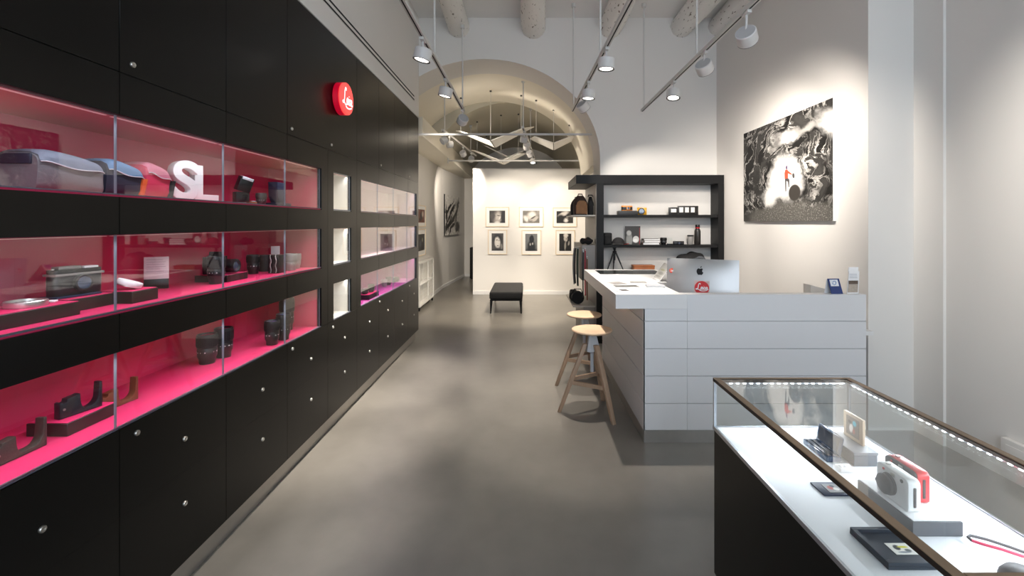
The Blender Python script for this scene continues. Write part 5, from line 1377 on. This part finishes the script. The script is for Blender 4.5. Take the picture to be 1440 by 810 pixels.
B().box(-0.044, 0.044, -0.082, 0.082, 0.0385, 0.050, 0.002).make('lid', mat('lid_grey', (0.13, 0.135, 0.145), 0.45), t)
FP = picture('small_frame_photo', '#6b625a', 0.07, 0.07, [(0.3, 0.45, 0.3, 0.3, 0, '#4fb3c4', 0.4), (-0.2, -0.2, 0.3, 0.5, 10, '#d8d2ca', 0.4), (0.2, -0.4, 0.2, 0.3, 0, '#a0554a', 0.4), (-0.4, 0.4, 0.3, 0.2, 0, '#302c2a', 0.4)])
t = thing('framed_print', 'small pale wooden photo frame standing on the grey box', 'photo frame', (1.236, 1.712, zc + 0.0505 + E), R(-90))
B().box(-0.050, 0.050, -0.005, 0.005, 0, 0.094, 0.0015).make('frame', wood('frame_taupe', '#b9a48c', '#9b8871', 0.5), t)
o = B().box(-0.033, 0.033, -0.0062, -0.0050, -0.035, 0.035).make('photograph', FP, t); o.location = (0, 0, 0.049)
B().slab([(-0.012, 0.005, 0.070), (0.012, 0.005, 0.070), (0.012, 0.012, 0.001), (-0.012, 0.012, 0.001)], 0.002).make('rear_strut', BLACKM, t)
NAVY = mat('navy_lacquer', (0.025, 0.055, 0.105), 0.2, coat=0.5)
NAVYD = mat('navy_dark', (0.008, 0.014, 0.028), 0.3)
t = thing('album_case', 'open navy case with an upright lid left of the grey box', 'case', (1.118, 1.720, zc), R(-90))
B().box(-0.072, 0.072, -0.026, 0.026, 0, 0.018, 0.002).make('tray', NAVY, t)
b = B()
for k in range(2): b.box(-0.062, 0.062, -0.020 + k*0.020, -0.006 + k*0.020, 0.018, 0.022, 0.001)
b.make('insert', NAVYD, t)
Mx = Matrix.Translation((0, 0.024, 0.018)) @ Matrix.Rotation(R(-12), 4, 'X')
B().box(-0.068, 0.068, -0.004, 0.004, 0, 0.068, 0.005, 3, M=Mx).make('lid', NAVY, t)
B().box(-0.056, 0.056, -0.0052, -0.004, 0.010, 0.060, 0.0005, 1, M=Mx).make('lid_panel', NAVYD, t)
t = thing('ring_box', 'tiny white box with crumpled top beside the navy case', 'box', (1.118, 1.595, zc))
B().box(-0.024, 0.024, -0.016, 0.016, 0, 0.016, 0.002).make('box', WHITE, t)
b = B()
for k in range(5): b.ball((-0.014 + k*0.007, 0.003*math.sin(k*2), 0.017), 0.007, 0.009, 0.005, u=10, v=6)
b.make('tissue', OFFW, t)
IP = picture('instant_print', '#8d8a88', 0.05, 0.045, [(-0.3, 0.1, 0.4, 0.5, 0, '#a8322a', 0.3), (0.3, -0.2, 0.4, 0.4, 0, '#d9d5d0', 0.3), (0.1, 0.5, 0.3, 0.3, 0, '#26303a', 0.3)])
t = thing('photo_wallet', 'flat dark wallet with a small colour print on the white shelf', 'photo wallet', (0.993, 1.480, zc))
B().box(-0.045, 0.045, -0.036, 0.036, 0, 0.005, 0.001).make('wallet', NAVYB, t)
o = B().box(-0.025, 0.025, -0.0006, 0.0006, -0.0225, 0.0225).make('print', IP, t); o.location = (0.006, -0.002, 0.0056); o.rotation_euler = (R(-90), 0, 0)
TRAYB = mat('tray_blue_black', (0.02, 0.028, 0.042), 0.5)
t = thing('display_tray', 'shallow blue-black tray with a small photo at the showcase front', 'tray', (0.982, 1.205, zc))
b = B(); b.box(-0.075, 0.075, -0.068, 0.068, 0, 0.008); 
for (xa, xb, ya, yb) in ((-0.075, 0.075, -0.068, -0.056), (-0.075, 0.075, 0.056, 0.068), (-0.075, -0.063, -0.056, 0.056), (0.063, 0.075, -0.056, 0.056)): b.box(xa, xb, ya, yb, 0.008, 0.018, 0.001, 1)
b.make('tray', TRAYB, t)
TP = picture('tray_print', '#dcdad2', 0.062, 0.042, [(-0.35, 0.2, 0.3, 0.5, 10, '#2d3138', 0.3), (0.2, 0.3, 0.5, 0.2, 0, '#c9c23e', 0.4), (0.35, -0.3, 0.3, 0.3, 0, '#565c5a', 0.4), (-0.1, -0.6, 0.6, 0.16, 0, '#77808a', 0.4)])
o = B().box(-0.031, 0.031, -0.0005, 0.0005, -0.021, 0.021).make('photograph', TP, t); o.location = (0.010, -0.006, 0.0088); o.rotation_euler = (R(-90), 0, 0)
STRB = mat('wrist_strap_grey', (0.05, 0.05, 0.055), 0.5)
STRR = mat('wrist_strap_red', (0.62, 0.02, 0.09), 0.45)
t = thing('wrist_strap', 'looped red and dark grey wrist strap at the right front of the showcase', 'strap', (1.235, 1.165, zc))
loop = []
for k in range(25):
    a = PI*0.5 + PI*k/24
    loop.append((-0.010 + 0.026*math.cos(a) - 0.01, 0.045 + 0.024*math.sin(a), 0.012 + 0.008*math.sin(PI*k/24)))
red = [(0.075, -0.012, 0.006), (0.045, 0.005, 0.010), (0.010, 0.025, 0.014), (-0.020, 0.044, 0.014), (-0.036, 0.058, 0.014)]
gr = [(-0.036, 0.058, 0.014), (-0.036, 0.068, 0.016), (-0.026, 0.072, 0.018), (0.005, 0.060, 0.016), (0.045, 0.035, 0.012), (0.085, 0.008, 0.006)]
B().tube(red, 0.0038, n=10).make('red_side', STRR, t)
B().tube(gr, 0.0038, n=10).make('grey_side', STRB, t)
b = B(); b.cyl((0.070, -0.012, 0.006), (0.092, -0.020, 0.006), 0.006, n=14); b.make('clasp', SILVER, t)
t = thing('lens_case', 'dark grey domed case in front of the wrist strap', 'case', (1.190, 1.085, zc))
B().lathe([(0, 0), (0.042, 0), (0.045, 0.004), (0.044, 0.020), (0.034, 0.034), (0.018, 0.041), (0, 0.043)], 40).make('shell', STRB, t)
B().lathe([(0.0452, 0.010), (0.0462, 0.012), (0.0452, 0.014)], 40).make('seam', LENSDK, t)

# ------------------------------------------------------------------ track lighting
TZ = 2.985
def track(label, p0, p1, rods, group='white ceiling light tracks'):
    t = thing('light_track_rail', label, 'light track', p0, 0, group)
    d = Vector(p1) - Vector(p0)
    B().tube([(0, 0, 0), d], 0.0, flat=(0.034, 0.030)).make('rail', TRACKW, t)
    off = Vector((0, 0, -0.0155))
    B().tube([off, d + off], 0.0, flat=(0.010, 0.003)).make('groove', GAP, t)
    for u, ztop in rods:
        q = d*u
        zt_ = ztop - p0[2]
        B().cyl(q + Vector((0, 0, 0.015)), (q.x, q.y, zt_), 0.009, n=12).make('rod', TRACKW, t)
        B().cyl((q.x, q.y, zt_ - 0.045), (q.x, q.y, zt_), 0.027, n=20).make('ceiling_cup', TRACKW, t)
    return t
track('light track above the black cabinets', (-0.79, 5.80, TZ), (-0.79, -1.6, TZ), [(0.012, 4.035), (0.25, CZ)])
track('middle light track above the aisle', (0.60, 5.80, TZ), (0.80, -1.6, TZ), [(0.012, CZ), (0.25, CZ)])
track('light track along the right wall, near the cave picture', (1.486, 5.80, TZ), (1.486, -1.6, TZ), [(0.012, CZ), (0.25, CZ)])
def spot(loc, aim, energy, color, size=68, blend=0.55, radius=0.045):
    l = bpy.data.lights.new('spot_light', 'SPOT'); l.energy = energy; l.color = color; l.spot_size = R(size); l.spot_blend = blend; l.shadow_soft_size = radius
    o = bpy.data.objects.new('spot_light', l); COL.objects.link(o); o.location = loc
    o.rotation_euler = Vector(aim).to_track_quat('-Z', 'Y').to_euler()
    return o
WARM = (1.0, 0.91, 0.81)
WARMR = (1.0, 0.88, 0.73)
NEUT = (1.0, 0.93, 0.84)
def lamp(label, x, y, z, target, energy, drop=0.125, r=0.068, h=0.085, color=WARM, size=70, group='white round track spotlights', blend=0.55, side=0.0, lr=0.045):
    """adapter on the track, bent arm, round head aimed at target"""
    t = thing('track_spotlight', label, 'spotlight', (x, y, z - 0.017), 0, group)
    c = Vector((side, 0, -drop))
    aim = (Vector(target) - (Vector((x, y, z - 0.017)) + c)).normalized()
    q = Vector((0, 0, -1)).rotation_difference(aim).to_matrix().to_4x4()
    M = Matrix.Translation(c) @ q
    B().box(-0.014, 0.014, -0.045, 0.045, -0.022, 0.0, 0.002).make('adapter', TRACKW, t)
    top = c - aim*h*0.35
    b = B(); b.tube([(0, 0, -0.018), (side*0.5, 0, -0.040), (side*0.9 + 0.0, 0.0, -0.055), top], 0.0075, n=10); b.make('arm', LAMPW, t)
    hd = B().lathe([(0, h*0.5), (r*0.93, h*0.5), (r, h*0.44), (r, -h*0.42), (r*0.97, -h*0.5), (r*0.86, -h*0.5), (r*0.84, -h*0.42), (0, -h*0.42)], 44, M=M).make('head', LAMPW, t)
    B().lathe([(0, h*0.505), (r*0.90, h*0.505), (r*0.90, h*0.5)], 40, M=M).make('rear_cap', LAMPG, hd)
    B().lathe([(r*0.79, -h*0.48), (r*0.985, -h*0.5), (r*0.985, -h*0.53), (r*0.86, -h*0.53), (r*0.79, -h*0.48)], 40, M=M).make('bezel', LAMPD, hd)
    B().lathe([(0, -h*0.455), (r*0.78, -h*0.455), (r*0.78, -h*0.43)], 36, M=M).make('lens', LAMPON, hd)
    if energy > 0:
        spot(Vector((x, y, z - 0.017)) + c + aim*(h*0.5 + 0.012), aim, energy, color, size, blend, lr)
    return t
def mx_(y): return 0.60 + (5.80 - y) * 0.20 / 7.4
ES = 1.75
lamp('nearest spotlight in view on the track above the black cabinets', -0.79, 3.50, TZ, (-1.45, 3.5, 0), 330*ES, size=46, blend=0.9)
lamp('second spotlight on the track above the black cabinets', -0.79, 4.50, TZ, (-1.45, 4.6, 0), 330*ES, size=46, blend=0.9)
lamp('last spotlight on the cabinet track, tilted sideways', -0.79, 5.72, TZ, (-1.9, 7.6, 1.6), 60*ES)
lamp('nearest spotlight in view on the middle track, above the stools', mx_(3.70), 3.70, TZ, (0.52, 3.72, 0), 120*ES, size=54, lr=0.02)
lamp('second spotlight on the middle track, facing straight down', mx_(4.58), 4.58, TZ, (0.45, 4.6, 0), 90*ES, size=54)
lamp('tilted spotlight at the far end of the middle track', mx_(5.05), 5.05, TZ, (1.9, 6.0, 1.5), 55*ES, side=0.02)
lamp('nearest spotlight in view on the right track, grey back turned to the aisle', 1.486, 3.06, TZ, (2.55, 4.40, 1.80), 96*ES, side=0.0, drop=0.165, size=96, blend=1.0)
lamp('second spotlight on the right track, aimed at the cave picture', 1.486, 3.78, TZ, (2.55, 4.90, 1.70), 102*ES, side=0.0, size=100, blend=1.0)
lamp('third spotlight on the right track, glowing lens turned down to the counter', 1.486, 4.57, TZ, (1.25, 4.25, 1.0), 26*ES)
# lamps on the near part of the tracks, over and behind the camera
GN = 'track spotlights above the shop front'
spot((-0.79, 2.2, 2.84), (-0.58, 0.25, -2.8), 130*ES, WARM, 40, 0.8)
spot((1.486, 1.75, 2.84), (1.4, 0.15, -1.0), 105*ES, NEUT, 85, 1.0)
# rear room
TZB = 2.97
track('rear light track beside the left wall, under the vault', (-1.27, 6.95, TZB), (-1.05, 9.62, TZB), [(0.05, 3.62), (0.8, 3.5)], 'light tracks under the vault')
track('rear light track in the middle under the vault', (-0.04, 6.75, TZB), (0.26, 10.9, TZB), [(0.02, 3.70), (0.45, 3.72)], 'light tracks under the vault')
GB = 'small spotlights under the vault'
def bx(y): return -1.27 + (y - 6.95) * 0.22 / 2.67
def bm_(y): return -0.04 + (y - 6.75) * 0.30 / 4.15
lamp('first spotlight on the rear left track, turned up to the vault', bx(7.05), 7.05, TZB, (0.0, 7.9, 3.75), 11*ES, color=WARMR, size=150, blend=1.0, group=GB, r=0.06)
lamp('second spotlight on the rear left track, turned up to the folded baffles', bx(7.40), 7.40, TZB, (0.0, 8.3, 3.0), 55*ES, color=WARMR, size=100, group=GB, r=0.06)
lamp('third spotlight on the rear left track', bx(8.39), 8.39, TZB, (-0.6, 9.86, 1.5), 60*ES, color=WARMR, group=GB, r=0.06)
lamp('last glowing spotlight on the rear left track, beside the picture wall', bx(9.13), 9.13, TZB, (-1.85, 11.5, 1.6), 95*ES, color=WARMR, group=GB, r=0.06)
lamp('first spotlight on the rear middle track, nearest to the arch', bm_(6.97), 6.97, TZB, (-0.5, 8.2, 0.0), 190*ES, color=WARMR, group=GB, r=0.06)
lamp('second spotlight on the rear middle track', bm_(7.60), 7.60, TZB, (0.1, 9.86, 1.3), 66*ES, color=WARMR, group=GB, r=0.06)
lamp('third spotlight on the rear middle track', bm_(8.40), 8.40, TZB, (0.9, 9.86, 1.4), 52*ES, color=WARMR, group=GB, r=0.06)
lamp('last bright spotlight on the rear middle track, above the picture wall edge', bm_(9.40), 9.40, TZB, (0.2, 8.5, 0.0), 170*ES, color=WARMR, group=GB, r=0.06)

# folded white ceiling baffles under the vault
def P3(px, py, d): return Vector(((px - VX)/F*d, d, CH + (VY - py)/F*d))
BAF = mat('baffle_white', (0.90, 0.88, 0.83), 0.6)
def baffle(label, q_left, q_right, tops):
    cs = [P3(*p) for p in q_left]; cr = [P3(*p) for p in q_right]
    o = (cs[0] + cr[0]) / 2
    t = thing('hanging_ceiling_baffle', label, 'ceiling baffle', o, 0, 'folded white ceiling baffles')
    for q in (cs, cr): B().slab([p - o for p in q], 0.012).make('wing', BAF, t)
    for p, zt_ in tops:
        pp = P3(*p) - o
        w_ = B().cyl(pp, (pp.x, pp.y, zt_ - o.z), 0.0035, n=6).make('wire', TRACKW, t)
        B().cyl((pp.x, pp.y, zt_ - o.z - 0.02), (pp.x, pp.y, zt_ - o.z), 0.018, n=12).make('anchor', LAMPD, w_)
baffle('largest folded white baffle in the middle of the arch', [(689, 198, 7.5), (646, 184, 7.5), (641, 183.9, 8.19), (695.6, 207.2, 8.19)], [(690.6, 197.4, 7.5), (735, 180.5, 7.5), (751, 178.3, 8.19), (696.7, 207.2, 8.19)], [((648, 184.7, 7.52), 3.62), ((733, 181.4, 7.52), 3.66), ((690, 198.2, 7.52), 3.735)])
baffle('folded white baffle at the right side of the arch', [(778, 200.8, 7.5), (751.8, 191.7, 7.5), (745, 195.3, 8.22), (778, 210.7, 8.22)], [(779, 200.8, 7.5), (803, 191.7, 7.5), (817, 191.7, 8.22), (779.3, 210.7, 8.22)], [((754, 192.5, 7.52), 3.58), ((801, 192.5, 7.52), 3.17), ((778.5, 201, 7.52), 3.42)])
baffle('folded white baffle farther back, just above the picture wall', [(704.2, 225.6, 8.95), (668.3, 211.7, 8.95), (663.3, 211.1, 9.5), (708, 231.1, 9.5)], [(705, 225.6, 8.95), (731.7, 215.6, 8.95), (740.6, 215.6, 9.5), (709, 231.1, 9.5)], [((671, 212.9, 8.98), 3.55), ((729, 216.9, 8.98), 3.70), ((704.6, 226, 8.98), 3.68)])
baffle('rearmost dim baffle half hidden behind the others', [(714.3, 220, 10.3), (682, 205, 10.3), (678.7, 203.2, 10.9), (717, 224, 10.9)], [(715, 220, 10.3), (739, 211, 10.3), (746, 209, 10.9), (718, 224, 10.9)], [((684, 206, 10.33), 3.52), ((736, 212.3, 10.33), 3.72)])

# ------------------------------------------------------------------ daylight through the shop window
wd = bpy.data.worlds.new('overcast_sky'); scene.world = wd; wd.use_nodes = True
bg = wd.node_tree.nodes['Background']; bg.inputs['Color'].default_value = (0.80, 0.90, 1.0, 1); bg.inputs['Strength'].default_value = 1.4
p = area('window_daylight', (0.7, -2.62, 2.35), 4.0, 2.6, 118.0, (0.76, 0.87, 1.0), (R(90), 0, 0))

# ------------------------------------------------------------------ colour management
vs = scene.view_settings
vs.view_transform = 'Standard'; vs.look = 'None'; vs.gamma = 1.0; vs.exposure = 0.0
vs.use_curve_mapping = False
scene.cycles.transparent_max_bounces = 24
scene.cycles.max_bounces = 10
scene.cycles.diffuse_bounces = 5
scene.cycles.glossy_bounces = 6
scene.cycles.caustics_reflective = False
scene.cycles.sample_clamp_indirect = 6.0
